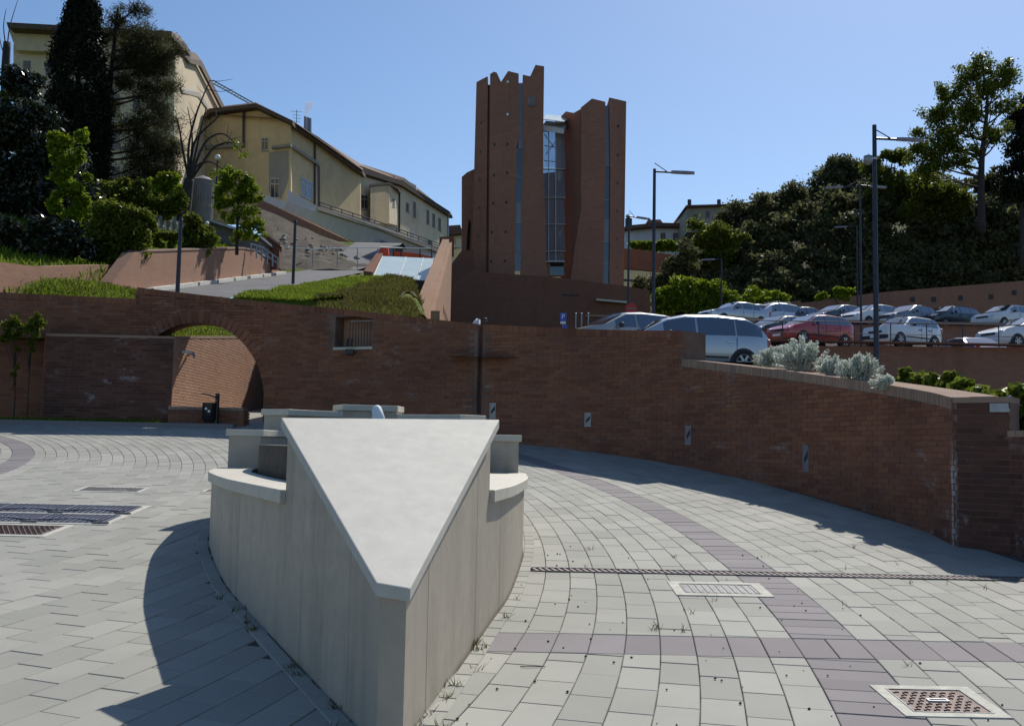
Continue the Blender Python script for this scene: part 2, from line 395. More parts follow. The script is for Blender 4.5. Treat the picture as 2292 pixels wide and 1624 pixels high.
# ------------------------------------------------------------------ curves
def catmull(P, per=8, closed=False):
    P = [Vector(p) for p in P]; n = len(P); out = []
    for i in range(n if closed else n - 1):
        if closed: a, b, c, d = P[(i - 1) % n], P[i], P[(i + 1) % n], P[(i + 2) % n]
        else: a, b, c, d = P[max(i - 1, 0)], P[i], P[i + 1], P[min(i + 2, n - 1)]
        for k in range(per):
            t = k / per
            out.append(.5 * ((2 * b) + (c - a) * t + (2 * a - 5 * b + 4 * c - d) * t * t + (3 * b - a - 3 * c + d) * t ** 3))
    if not closed: out.append(P[-1])
    return out
class Path:
    """plan curve with arc length; side() is to the right of travel"""
    def __init__(s, P):
        s.P = [Vector((p[0], p[1])) for p in P]; s.L = [0.0]
        for a, b in zip(s.P, s.P[1:]): s.L.append(s.L[-1] + (b - a).length)
        s.len = s.L[-1]
    def at(s, d):
        d = min(max(d, 0.0), s.len)
        lo, hi = 0, len(s.L) - 2
        while lo < hi:
            mdl = (lo + hi + 1) // 2
            if s.L[mdl] <= d: lo = mdl
            else: hi = mdl - 1
        a, b = s.P[lo], s.P[lo + 1]; q = (d - s.L[lo]) / max(s.L[lo + 1] - s.L[lo], 1e-9)
        return a.lerp(b, q), (b - a).normalized()
    def off(s, d, o):                                  # o > 0: to the right of travel
        p, t = s.at(d); e = .08
        t = (s.at(d + e)[0] - s.at(d - e)[0]); t = t.normalized() if t.length > 1e-9 else s.at(d)[1]
        return Vector((p.x + t.y * o, p.y - t.x * o))
    def near(s, x, y):
        best = min(range(len(s.P)), key=lambda i: (s.P[i] - Vector((x, y))).length); return s.L[best]
def ramp_of(keys):
    keys = sorted(keys)
    def f(d):
        if d <= keys[0][0]: return keys[0][1]
        for (a, x), (b, y) in zip(keys, keys[1:]):
            if d <= b: return x + (y - x) * (d - a) / max(b - a, 1e-9)
        return keys[-1][1]
    return f
def strip(path, s0, s1, o0, o1, z0, z1, step=.12):     # solid strip along a path between two offsets
    n = max(1, int(math.ceil((s1 - s0) / step))); mb = MB(); f0 = z0 if callable(z0) else (lambda d: z0); f1 = z1 if callable(z1) else (lambda d: z1)
    rows = []
    for i in range(n + 1):
        d = s0 + (s1 - s0) * i / n; a = path.off(d, o0); b = path.off(d, o1)
        rows.append([(a.x, a.y, f0(d)), (b.x, b.y, f0(d)), (b.x, b.y, f1(d)), (a.x, a.y, f1(d))])
    for r in rows: mb.v += r
    for i in range(n):
        for k in range(4):
            mb.f.append((i * 4 + k, i * 4 + (k + 1) % 4, (i + 1) * 4 + (k + 1) % 4, (i + 1) * 4 + k))
    mb.f.append((3, 2, 1, 0)); mb.f.append((n * 4, n * 4 + 1, n * 4 + 2, n * 4 + 3))
    return mb

def inside(poly, x, y):
    c = False; n = len(poly); j = n - 1
    for i in range(n):
        xi, yi = poly[i]; xj, yj = poly[j]
        if (yi > y) != (yj > y) and x < (xj - xi) * (y - yi) / (yj - yi) + xi: c = not c
        j = i
    return c
def clip(poly, axis, c, keep_less):
    out = []; n = len(poly)
    for i in range(n):
        a, b = poly[i], poly[(i + 1) % n]
        ia = (a[axis] <= c) == keep_less; ib = (b[axis] <= c) == keep_less
        if ia: out.append(a)
        if ia != ib:
            t = (c - a[axis]) / (b[axis] - a[axis]); out.append((a[0] + (b[0] - a[0]) * t, a[1] + (b[1] - a[1]) * t))
    return out
def area(p): return .5 * sum(p[i][0] * p[(i + 1) % len(p)][1] - p[(i + 1) % len(p)][0] * p[i][1] for i in range(len(p)))
def inset(poly, d):
    n = len(poly); res = []
    for i in range(n):
        a, b, c = (Vector(poly[(i - 1) % n]), Vector(poly[i]), Vector(poly[(i + 1) % n]))
        u = (b - a); v = (c - b)
        if u.length < 1e-6 or v.length < 1e-6: res.append((b.x, b.y)); continue
        u.normalize(); v.normalize(); n1 = Vector((-u.y, u.x)); n2 = Vector((-v.y, v.x)); k = n1 + n2
        dn = max(.35, 1 + n1.dot(n2)); res.append((b.x + k.x * d / dn, b.y + k.y * d / dn))
    return res
def proj(p):
    d = Vector(p) - EYE; w = d.dot(_F)
    if w < .1: return None
    return 1146 + FPX * d.dot(_R) / w, 812 - FPX * d.dot(_U) / w

# ------------------------------------------------------------------ fountain outline (plan)
_right = [(-.44, 4.56), (-.4, 4.85), (-.214, 6.16), (-.11, 6.89), (0, 7.64), (.1, 8.9), (.14, 9.8)]
_left = [(-.555, 4.56), (-.704, 4.87), (-.964, 5.41), (-1.43, 6.38), (-1.85, 7.26), (-2.14, 7.9), (-2.55, 8.97), (-2.82, 9.8)]
FC = (-1.45, 11.0); FR = 1.6
_arc = [(FC[0] + FR * math.cos(math.radians(a)), FC[1] + FR * math.sin(math.radians(a))) for a in range(-8, 195, 12)]
_ct = catmull(_right[1:] + _arc + _left[:0:-1], 10)
CT = Path([Vector(_right[0])] + _ct + [Vector(_left[0])])
CTP = [(p.x, p.y) for p in CT.P]

# ------------------------------------------------------------------ brick wall lines (plan)
_mw = [(4.38, 10.2), (4.43, 10.9), (4.34, 11.83), (4.14, 12.9), (3.8, 14.05), (3.3, 15.2), (2.63, 16.4), (1.7, 17.55), (.6, 18.4), (-.6, 19.15), (-2.0, 20.0), (-3.6, 20.75), (-5.1, 21.15), (-6.6, 21.25), (-8.4, 21.2), (-10.4, 21.0), (-13, 20.6)]
MW = Path(catmull(_mw, 10))                            # travel right to left: its right side (+) is the hill, so faces show on the left (-)
def wall_side(x, y):                                   # > 0 when (x,y) lies on the plaza side of the main wall
    d = MW.near(x, y); p, t = MW.at(d); return (t.x * (y - p.y) - t.y * (x - p.x))

# ------------------------------------------------------------------ ground sheet and plaza
mb = MB(); n = 24
mb.grid([[(-3000 + 6000 * i / n, -600 + 5600 * j / n, -6.0) for j in range(n + 1)] for i in range(n + 1)])
struct(mb.build('ground', M['ground']))

def ring(R, a):
    return (-13.4 - .372 * (R - 6.5) + R * math.cos(a), 13.5 - .359 * (R - 6.5) + R * math.sin(a))
mb = MB(); xs = np.linspace(-16, 7.5, 48); ys = list(np.linspace(-3, 21, 60))
mb.grid([[(x, y, zg(y) - .014) for y in ys] for x in xs]); mb.f = [f[::-1] for f in mb.f]
plaza = struct(mb.build('plaza', M['joint']))

def paver_mesh(poly, dz=0.0, gap=.0024, ch=.0035, h=.035):
    p0 = inset(poly, gap); p1 = inset(poly, gap + ch)
    if area(p1) < .0012: return None
    n = len(poly); vs = [(x, y, zg(y) - h) for x, y in p0] + [(x, y, zg(y) + dz - ch) for x, y in p0] + [(x, y, zg(y) + dz) for x, y in p1]
    fs = [tuple(range(2 * n, 3 * n))]
    for i in range(n):
        j = (i + 1) % n; fs += [(i, j, n + j, n + i), (n + i, n + j, 2 * n + j, 2 * n + i)]
    return vs, fs
pieces = []                                            # (size on view, poly, purple)
def seen(x, y, mx=420, my=260):
    q = proj((x, y, zg(y)))
    return q is not None and -mx < q[0] < 2292 + mx and q[1] < 1624 + my
def try_paver(poly, purple):
    if area(poly) < 0: poly = poly[::-1]
    cx = sum(p[0] for p in poly) / len(poly); cy = sum(p[1] for p in poly) / len(poly)
    if not (3.0 < cy < 20.3) or not (-12 < cx < 6.4) or not seen(cx, cy): return
    if inside(CTP, cx, cy) or (10.2 < cy and wall_side(cx, cy) < -.1): return
    out = [poly]
    if cx > -.6:
        cut = []
        for q in out:
            for lo, hi in ((-9, 6.14), (6.6, 8.575), (8.735, 99)):
                r = clip(clip(q, 1, lo, False), 1, hi, True) if q else []
                if len(r) > 2 and area(r) > .003: cut.append((r, purple))
            r = clip(clip(q, 1, 6.14, False), 1, 6.6, True)
            if len(r) > 2 and area(r) > .003: rows.append(r)
        for q in cut: pieces.append(q)
    else: pieces.append((poly, purple))
rows = []
DR = .31; k = 0; R = 2.2
while R < 25:
    purple = (5.85 < R < 6.2) or (20.3 < R < 20.62)
    wid = 2 * DR if purple else DR; L = .2 if purple else .4
    da = L / R; off = (k % 2) * da * .5 + rnd.uniform(-.05, .05) * da; a = -1.15 + off
    while a < 1.2:
        sh_ = lambda q: q - wid * (.372 * math.sin(q) - .359 * math.cos(q)) / (R + wid)
        poly = [ring(R, a), ring(R + wid, sh_(a)), ring(R + wid, sh_(a + da)), ring(R, a + da)]
        try_paver(poly, purple); a += da
    R += wid; k += 1
# the purple cross row: one paver per ring between two straight joints
R = 2.2
while R < 25:
    p = [ring(R, a) for a in (-.9, -.6, -.45, -.3, -.15, 0)]
    def yx(Rr, y):
        lo, hi = -1.2, .3
        for _ in range(30):
            mid = (lo + hi) / 2
            if ring(Rr, mid)[1] < y: lo = mid
            else: hi = mid
        return ring(Rr, (lo + hi) / 2)
    q = [yx(R, 6.145), yx(R + DR, 6.145), yx(R + DR, 6.595), yx(R, 6.595)]
    cx = sum(t[0] for t in q) / 4
    if -.5 < cx < 6 and not inside(CTP, cx, 6.37): pieces.append((q, True))
    R += DR
scored = []
for poly, purple in pieces:
    if area(poly) < 0: poly = poly[::-1]
    cx = sum(p[0] for p in poly) / len(poly); cy = sum(p[1] for p in poly) / len(poly); q = proj((cx, cy, zg(cy)))
    vis = 0 <= q[0] <= 2292 and q[1] <= 1640
    scored.append((-(area(poly) / (cy * cy * cy)) if vis else 1, poly, purple))
scored.sort(key=lambda t: t[0])
rest = {True: MB(), False: MB()}
for i, (sc, poly, purple) in enumerate(scored):
    pm = paver_mesh(poly, rnd.uniform(-.002, .002))
    if pm is None: continue
    if i < 300 and sc < 0:
        b = MB(); b.add(*pm); b.build('paver', M['paver_purple' if purple else 'paver'], plaza)
    else: rest[purple].add(*pm)
for purple in (False, True):
    o = rest[purple].build('pavers', M['paver_purple' if purple else 'paver'], plaza); o['kind'] = 'stuff'

# narrow border stones hugging the fountain foot
d = .05; idx = 0
while d < CT.len - .25:
    p = CT.off(d, 0)
    if p.y < 10.5:
        b = MB(); q = [CT.off(d + .004, .012), CT.off(d + .21, .012), CT.off(d + .21, .105), CT.off(d + .004, .105)]
        poly = [(v.x, v.y) for v in q]
        if area(poly) < 0: poly = poly[::-1]
        pm = paver_mesh(poly, .006, .002, .004)
        if pm: b.add(*pm); b.build('border_stone', M['paver'], plaza)
    d += .21

# ------------------------------------------------------------------ drain and covers let into the paving
dr = thing('drain_channel', 'long slotted drain running right from the stone fountain across the paving', 'drain', (2.3, 8.655, zg(8.655)))
x0, x1 = .2, 6.0
MB().hexa([(x0, 8.58, zg(8.58) - .03), (x1, 8.58, zg(8.58) - .03), (x1, 8.73, zg(8.73) - .03), (x0, 8.73, zg(8.73) - .03)],
          [(x0, 8.58, zg(8.58) - .012), (x1, 8.58, zg(8.58) - .012), (x1, 8.73, zg(8.73) - .012), (x0, 8.73, zg(8.73) - .012)]).build('channel_floor', M['black'], dr)
for y in (8.582, 8.716):
    b = MB(); b.box(((x0 + x1) / 2, y + .006, zg(y) - .004), (x1 - x0, .014, .03)); b.build('edge_rail', M['iron'], dr)
b = MB(); b.box((0, 0, 0), (.024, .12, .016)); bar = b.mesh('bar'); bar.materials.append(M['iron_bar'])
x = x0 + .03
while x < x1:
    o = bpy.data.objects.new('bar', bar); COL.objects.link(o); o.parent = dr; o.location = Vector((x - 2.3, 8.655 - 8.655, -.001)); o.rotation_euler = (.07, 0, .35); x += .052
def flat_poly(b, pts, z0, z1):
    b.prism([(p[0], p[1]) for p in pts], lambda x, y: zg(y) + z0, lambda x, y: zg(y) + z1); return b
def frame_ring(x0, x1, y0, y1, w, z0, z1):
    b = MB()
    flat_poly(b, [(x0 - w, y0 - w), (x1 + w, y0 - w), (x1 + w, y0), (x0 - w, y0)], z0, z1); flat_poly(b, [(x0 - w, y1), (x1 + w, y1), (x1 + w, y1 + w), (x0 - w, y1 + w)], z0, z1)
    flat_poly(b, [(x0 - w, y0), (x0, y0), (x0, y1), (x0 - w, y1)], z0, z1); flat_poly(b, [(x1, y0), (x1 + w, y0), (x1 + w, y1), (x1, y1)], z0, z1); return b
def cover(name, label, x0, x1, y0, y1, mat, collar, kind, cmat='frame_conc'):
    t = thing(name, label, 'manhole cover' if 'grat' not in name else 'grate', ((x0 + x1) / 2, (y0 + y1) / 2, zg((y0 + y1) / 2)))
    frame_ring(x0, x1, y0, y1, collar, -.02, .007).build('collar', M[cmat], t)
    frame_ring(x0 + .012, x1 - .012, y0 + .012, y1 - .012, .01, -.02, .009).build('rim', M['iron'], t)
    b = MB()
    if kind == 'bars':
        flat_poly(b, [(x0, y0), (x1, y0), (x1, y1), (x0, y1)], -.03, -.006); b.build('pit', M['black'], t)
        nb = int((x1 - x0) / .055)
        bb = MB(); bb.box((0, 0, 0), (.026, y1 - y0 - .03, .02)); me = bb.mesh('bar'); me.materials.append(M[mat])
        for i in range(nb):
            o = bpy.data.objects.new('bar', me); COL.objects.link(o); o.parent = t; xx = x0 + (i + .5) * (x1 - x0) / nb
            o.location = (xx - (x0 + x1) / 2, 0, .001); o.rotation_euler = (math.atan(.033 + .0054 * y0), 0, 0)
    elif kind == 'tread':
        flat_poly(b, [(x0 + .014, y0 + .014), (x1 - .014, y0 + .014), (x1 - .014, y1 - .014), (x0 + .014, y1 - .014)], -.03, .004); b.build('plate', M[mat], t)
        nx = max(3, int((x1 - x0) / .052)); ny = max(3, int((y1 - y0) / .052)); b = MB()
        for i in range(nx):
            for j in range(ny):
                xx = x0 + .03 + (i + (.5 if j % 2 else 0)) * (x1 - x0 - .06) / nx; yy = y0 + .03 + (j + .3) * (y1 - y0 - .06) / ny
                if xx > x1 - .03 or (abs(xx - (x0 + x1) / 2) < .05 and abs(yy - (y0 + y1) / 2) < .025): continue
                b.box((xx, yy, zg(yy) + .007), (.03, .008, .006), .8); b.box((xx + .012, yy + .004, zg(yy) + .007), (.022, .007, .006), -.5)
        o = b.build('tread', M[mat], t); o['kind'] = 'stuff'
        cx, cy = (x0 + x1) / 2, (y0 + y1) / 2; frame_ring(cx - .045, cx + .045, cy - .012, cy + .012, .008, .002, .012).build('lifting_slot', M['galv'], t)
    elif kind == 'plate':
        flat_poly(b, [(x0 + .014, y0 + .014), (x1 - .014, y0 + .014), (x1 - .014, y1 - .014), (x0 + .014, y1 - .014)], -.03, .004); b.build('plate', M[mat], t)
        b = MB(); nn = int((x1 - x0) / .05)
        for i in range(nn):
            xx = x0 + (i + .5) * (x1 - x0) / nn; flat_poly(b, [(xx - .01, y0 + .03), (xx + .01, y0 + .03), (xx + .01, y1 - .03), (xx - .01, y1 - .03)], .003, .008)
        b.build('ribs', M[mat], t)
    return t
cover('manhole_cover', 'square rusty tread-plate cover in a pale concrete collar, nearest the lower right', 2.0, 2.4, 5.15, 5.54, 'iron_rust', .06, 'tread')
a_, b_ = gp(1560, 1327), gp(1712, 1306)
cover('manhole_cover', 'grey ribbed cover in a pale collar touching the slotted drain', 1.34, 1.92, 7.86, 8.2, 'iron', .075, 'plate')
cover('drain_grating', 'rectangular barred gully grate beyond the twin grid covers on the left', -5.3, -4.58, 12.72, 13.02, 'iron', .05, 'bars')
cover('manhole_cover', 'small brown cover beside the left foot of the fountain', -3.78, -3.36, 12.85, 13.02, 'iron_rust', .04, 'plate')
cover('manhole_cover', 'brown iron cover with pale collar at the left edge below the twin grids', -5.75, -4.4, 9.78, 10.3, 'iron_rust', .07, 'tread')
t = thing('grid_cover', 'twin row of blue-grey perforated iron covers at the left', 'grate', (-5.0, 11.05, zg(11.05)))
frame_ring(-7.0, -4.1, 10.5, 11.62, .07, -.02, .007).build('collar', M['frame_conc'], t)
for row, (y0, y1) in enumerate(((10.5, 11.0), (11.1, 11.62))):
    for xx in (-7.0, -6.28, -5.56, -4.84):
        b = MB(); x0, x1 = xx + .01, xx + .71
        flat_poly(b, [(x0, y0), (x1, y0), (x1, y1), (x0, y1)], -.03, .0); pn = b.build('panel', M['black'], t)
        b = MB(); nx = 11; ny = 8
        for i in range(nx + 1):
            q = x0 + (x1 - x0) * i / nx; b.box((q, (y0 + y1) / 2, zg((y0 + y1) / 2) + .006), (.022, y1 - y0, .012), 0, Matrix.Rotation(.088, 3, 'X'))
        for j in range(ny + 1):
            q = y0 + (y1 - y0) * j / ny; b.box(((x0 + x1) / 2, q, zg(q) + .007), (x1 - x0, .022, .012))
        for sgn in (1, -1):
            b.box(((x0 + x1) / 2, (y0 + y1) / 2, zg((y0 + y1) / 2) + .01), (.82, .03, .014), sgn * .6, Matrix.Rotation(.06, 3, 'X'))
        b.build('grid', M['iron_blue'], pn)
    for xx in (-6.28, -5.56, -4.84, -4.12):
        b = MB(); b.box((xx, y0 - .02, zg(y0) + .012), (.16, .03, .02)); b.build('hinge', M['iron'], t)
b = MB(); flat_poly(b, [(-7.0, 11.0), (-4.1, 11.0), (-4.1, 11.1), (-7.0, 11.1)], -.02, .008); b.build('middle_strip', M['frame_conc'], t)

# ------------------------------------------------------------------ fountain
fo = thing('stone_fountain', 'pale stone teardrop fountain with a tilted triangular slab pointing at the viewer', 'fountain', (-1.2, 8.0, zg(8)))
Pa, Pb, Pc = Vector((-.495, 4.545, pt(897, 1309, 4.545).z)), Vector((-1.33, 6.2, 1.655)), Vector((-.1, 6.75, 1.685))
_nn = (Pb - Pa).cross(Pc - Pa)
def zs(x, y): return Pa.z - (_nn.x * (x - Pa.x) + _nn.y * (y - Pa.y)) / _nn.z
sL, sR = CT.near(-1.33, 6.17), CT.near(-.13, 6.78)     # where the slab ends on both flanks
ST = .06; LZ = 1.22
def wall_top(d):
    p = CT.off(d, 0)
    return zs(p.x, p.y) - ST - .004 if (d <= sR or d >= sL) else LZ - .085
def panels(s0, s1, top, wid=.46):
    n = max(1, round((s1 - s0) / wid))
    for i in range(n):
        a = s0 + (s1 - s0) * i / n; b = s0 + (s1 - s0) * (i + 1) / n
        strip(CT, a + .0012, b - .0012, -.05, rnd.uniform(-.0008, .0008), lambda d: zg(CT.off(d, 0).y) - .05, top, .1).build('panel', M['stone'], fo)
panels(.0, sR, wall_top); panels(sR, sL, wall_top); panels(sL, CT.len, wall_top)
b = MB(); b.prism([(-.553, 4.562), (-.442, 4.562), (-.44, 4.6), (-.555, 4.6)], lambda x, y: zg(y) - .05, lambda x, y: zs(x, 4.6) - ST - .006); b.build('nose_panel', M['stone'], fo)
# core behind the panels of the prow, closed at the back
core = [CT.off(sR * i / 8, -.052) for i in range(9)] + [CT.off(sL + (CT.len - sL) * i / 8, -.052) for i in range(9)]
poly = [(p.x, p.y) for p in core]
if area(poly) < 0: poly = poly[::-1]
b = MB(); b.prism(poly, lambda x, y: zg(y) - .05, lambda x, y: zs(x, y) - ST - .006); b.build('prow_core', M['stone'], fo)
# slab with a small overhang and flat tip
sl = [CT.off(.03, .03), CT.off(sR, .055), CT.off(sL, .045), CT.off(CT.len - .03, .03)]
sl = [(-.415, 4.50), (sl[1].x, sl[1].y), (sl[2].x, sl[2].y), (-.585, 4.50)]
side_r = [CT.off(sR * i / 6, .045) for i in range(1, 6)]; side_l = [CT.off(sL + (CT.len - sL) * i / 6, .045) for i in range(1, 6)]
sl = [sl[0]] + [(p.x, p.y) for p in side_r] + [sl[1], sl[2]] + [(p.x, p.y) for p in side_l] + [sl[3]]
# straighten: the slab's flanks are two plane cuts
def straight(a, bq): return [(a[0] + (bq[0] - a[0]) * k / 6, a[1] + (bq[1] - a[1]) * k / 6) for k in range(7)]
A0, A1, B1, B0 = (-.424, 4.54), sl[6], sl[7], (-.572, 4.54)
slab = straight(A0, A1) + straight(B1, B0)
b = MB(); b.prism(slab, lambda x, y: zs(x, y) - ST, lambda x, y: zs(x, y)); b.build('slab', M['stone_top'], fo, bevel=.006)
# low ledge on both flanks
def cap(s0, s1, o0, o1, zt, th, name='coping', mat='stone_cap', parent=None):
    return strip(CT, s0, s1, o0, o1, zt - th, zt, .1).build(name, M[mat], parent or fo, bevel=.006)
def ang(a): return CT.near(FC[0] + FR * math.cos(math.radians(a)), FC[1] + FR * math.sin(math.radians(a)))
sA, sB, sC0, sC1, sD, sE = ang(178), ang(152), ang(116), ang(86), ang(44), ang(8)
cap(sA - .05, sL - .003, -.36, .035, LZ, .083, 'ledge'); cap(sR + .003, sE + .05, -.36, .035, LZ, .083, 'ledge')
def rising(s0, s1, zt, nm):
    n = max(1, round((s1 - s0) / .45))
    for i in range(n):
        a = s0 + (s1 - s0) * i / n; bq = s0 + (s1 - s0) * (i + 1) / n
        strip(CT, a + .0012, bq - .0012, -.385, -.045, LZ - .1, zt - .072, .1).build('panel', M['stone'], fo)
    cap(s0 - .022, s1 + .022, -.415, -.015, zt, .07)
rising(sB, sA, 1.63, 'A'); rising(sC0 + .03, sB - .004, 1.875, 'B'); rising(sC1, sC0, 1.96, 'C'); rising(sD + .004, sC1 - .03, 1.86, 'D'); rising(sE, sD, 1.63, 'E')
# dark wet inner basin and water
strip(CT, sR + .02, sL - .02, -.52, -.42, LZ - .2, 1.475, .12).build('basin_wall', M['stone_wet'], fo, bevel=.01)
wp = [CT.off(sR + .02 + (sL - sR - .04) * i / 60, -.5) for i in range(61)]; poly = [(p.x, p.y) for p in wp]
if area(poly) < 0: poly = poly[::-1]
b = MB(); b.add([(x, y, 1.445 + .004 * math.sin(9 * x) * math.sin(11 * y)) for x, y in poly], [tuple(range(len(poly)))]); b.build('water', M['water'], fo)
b = MB(); b.lathe([(.11, 0), (.1, .06), (.085, .14), (.075, .24), (.066, .34), (.058, .41), (.04, .455), (.012, .47)], (-1.4, 10.8, 1.44), 18)
b.v = [(x + .012 * math.sin(31 * z + 3), y + .01 * math.cos(27 * z), z) for x, y, z in b.v]
b.build('water_jet', M['foam'], fo, smooth=True)
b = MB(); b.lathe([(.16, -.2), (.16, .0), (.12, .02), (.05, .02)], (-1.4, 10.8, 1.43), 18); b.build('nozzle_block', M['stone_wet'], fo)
# ------------------------------------------------------------------ brick walls laid brick by brick
CH = .0615; BL = .25
class BrickWall:
    def __init__(s, th, path, zb, zt, mat, par, thick=.5, cap=.0, skip=None, nkeep=0, capmat='cap', s0=0.0, s1=None, front=None):
        s.path, s.zb, s.zt, s.th, s.mat, s.par = path, zb, zt, th, mat, par
        s1 = path.len if s1 is None else s1; full = []; rest = MB()
        k = int(math.floor(min(zb(s0), zb((s0 + s1) / 2), zb(s1)) / CH)) - 1; zmax = max(zt(s0 + (s1 - s0) * i / 60) for i in range(61))
        while k * CH < zmax:
            z0 = k * CH; d = s0 - (k % 2) * BL / 2 - rnd.uniform(0, .02)
            while d < s1:
                a, b = max(d, s0) + .004, min(d + BL, s1) - .004; d += BL
                if b - a < .03: continue
                mid = (a + b) / 2; top = zt(mid) - cap
                if z0 + CH * .35 > top or z0 + CH < zb(mid): continue
                if skip and (skip(a, z0, z0 + CH) or skip(b, z0, z0 + CH) or skip(mid, z0, z0 + CH)): continue
                z1 = min(z0 + CH - .009, top); pr = rnd.uniform(.005, .009)
                pa, pb = path.off(a, -pr), path.off(b, -pr)
                if z1 - z0 > .045 and b - a > .2:
                    c = (pa + pb) / 2; full.append((c.length, c, math.atan2(pa.y - pb.y, pa.x - pb.x), z0, (a, b, pr)))
                else: s.brick(rest, a, b, pr, z0, z1)
            k += 1
        full.sort(key=lambda t: t[0])
        if nkeep:
            bm = MB(); bm.box((0, .0, .0), (BL - .008, .03, CH - .009)); bm.f = [bm.f[1], bm.f[2], bm.f[3], bm.f[5], bm.f[0]]
            me = bm.mesh('brick'); me.materials.append(mat); off = Vector(par['_o'])
            for _, c, an, z0, (a, b, pr) in full[:nkeep]:
                n = Vector((-math.sin(an), math.cos(an)))          # inward
                o = bpy.data.objects.new('brick', me); COL.objects.link(o); o.parent = par
                o.location = Vector((c.x + n.x * .015, c.y + n.y * .015, z0 + (CH - .009) / 2)) - off; o.rotation_euler = (rnd.uniform(-.012, .012), 0, an)
        for _, c, an, z0, (a, b, pr) in full[nkeep:]: s.brick(rest, a, b, pr, z0, z0 + CH - .009)
        if rest.f:
            o = rest.build('brickwork', mat, par); o['kind'] = 'stuff'
    def brick(s, mb, a, b, pr, z0, z1):
        p0, p1, q0, q1 = s.path.off(a, -pr), s.path.off(b, -pr), s.path.off(a, .012), s.path.off(b, .012)
        vs = [(p0.x, p0.y, z0), (p1.x, p1.y, z0), (q1.x, q1.y, z0), (q0.x, q0.y, z0), (p0.x, p0.y, z1), (p1.x, p1.y, z1), (q1.x, q1.y, z1), (q0.x, q0.y, z1)]
        mb.add(vs, [(0, 4, 5, 1), (4, 7, 6, 5), (0, 3, 7, 4), (1, 5, 6, 2), (0, 1, 2, 3)])
def coping(path, s0, s1, o0, o1, zt, h, par, mat, w=.064, name='coping_brick'):
    n = int((s1 - s0) / w)
    for i in range(n):
        a = s0 + (s1 - s0) * i / n; b = s0 + (s1 - s0) * (i + 1) / n
        strip(path, a + .003, b - .003, o0 - rnd.uniform(0, .003), o1, lambda d: zt(d) - h, lambda d: zt(d) + 0, 1).build(name, mat, par)

mwt = thing('curved_brick_wall', 'long curved brown brick wall with an arch, sweeping behind the fountain to the right', 'wall', (0, 18, 1.5))
d_step = MW.near(2.69, 16.3); d_pil = MW.near(-.6, 19.15); d_n0, d_n1 = MW.near(-2.86, 20.42), MW.near(-3.62, 20.76)
d_al = MW.near(-7.95, 21.22)
d_e = MW.near(-7.85, 21.22)
zt_low = ramp_of([(0, 2.08), (d_step, 2.95)]); zt_hi = ramp_of([(d_step, 3.40), (d_pil, 3.78), (MW.near(-3.6, 20.75), 4.24), (d_e, 4.66)]); zt_l = ramp_of([(d_e, 4.42), (MW.len, 4.5)])
def mw_top(d): return zt_low(d) if d < d_step else (zt_hi(d) if d < d_e else zt_l(d))
def mw_base(d): return zg(MW.off(d, 0).y) - .1
# elliptical arch
AX, AZ, ARX, ARZ = -6.55, 2.27, 1.47, 1.68
def arch_z(d):
    x = MW.off(d, 0).x; q = (x - AX) / ARX
    return AZ + ARZ * math.sqrt(max(0, 1 - q * q)) if abs(q) < 1 else -9
NZ0, NZ1 = 3.44, 4.06
def mw_skip(d, z0, z1):
    if abs(d - d_pil) < .06: return True
    if d_n0 < d < d_n1 and z1 > NZ0 - .05 and z0 < NZ1: return True
    return z0 < arch_z(d) + .02
d_a0, d_a1 = MW.near(AX + ARX, 21.15), MW.near(AX - ARX, 21.22)
TH = .5
for a, b in ((0, d_step), (d_step, d_pil - .055), (d_pil + .055, d_n0)):
    strip(MW, a, b, 0, TH, mw_base, lambda d, a=a: (zt_low(d) if a == 0 else zt_hi(d)) - (.06 if a == 0 else 0), .2).build('core', M['mortar'], mwt)
strip(MW, d_pil - .055, d_pil + .055, .09, TH, mw_base, zt_hi, .2).build('joint_recess', M['brick_plinth'], mwt)
strip(MW, d_n0, d_n1, 0, TH, mw_base, NZ0 - .06, .2).build('core', M['mortar'], mwt)
strip(MW, d_n0, d_n1, 0, TH, NZ1, zt_hi, .2).build('core', M['mortar'], mwt)
strip(MW, d_n0, d_n1, .34, TH - .003, NZ0 - .06, NZ1 + .003, .2).build('niche_back', M['brick_fin'], mwt)
strip(MW, d_n1, d_a0, 0, TH, mw_base, zt_hi, .2).build('core', M['mortar'], mwt)
strip(MW, d_a0, d_a1, 0, TH, lambda d: max(arch_z(d), AZ - .05), lambda d: mw_top(d) - .002, .05).build('arch_core', M['brick_worn_shaded'], mwt)
strip(MW, d_a1, MW.len, 0, TH, mw_base, zt_l, .2).build('core', M['mortar'], mwt)
BrickWall(mwt, MW, mw_base, mw_top, M['brick'], mwt, cap=.125, skip=mw_skip, nkeep=300)
coping(MW, .002, d_step, -.012, TH, zt_low, .122, mwt, M['cap'])
coping(MW, d_step + .002, d_pil - .06, -.012, TH, zt_hi, .122, mwt, M['brick'], .13, 'top_brick'); coping(MW, d_pil + .06, d_e - .002, -.012, TH, zt_hi, .122, mwt, M['brick'], .13, 'top_brick')
coping(MW, d_e + .002, MW.near(-12, 20.8), -.012, TH, zt_l, .122, mwt, M['brick'], .13, 'top_brick')
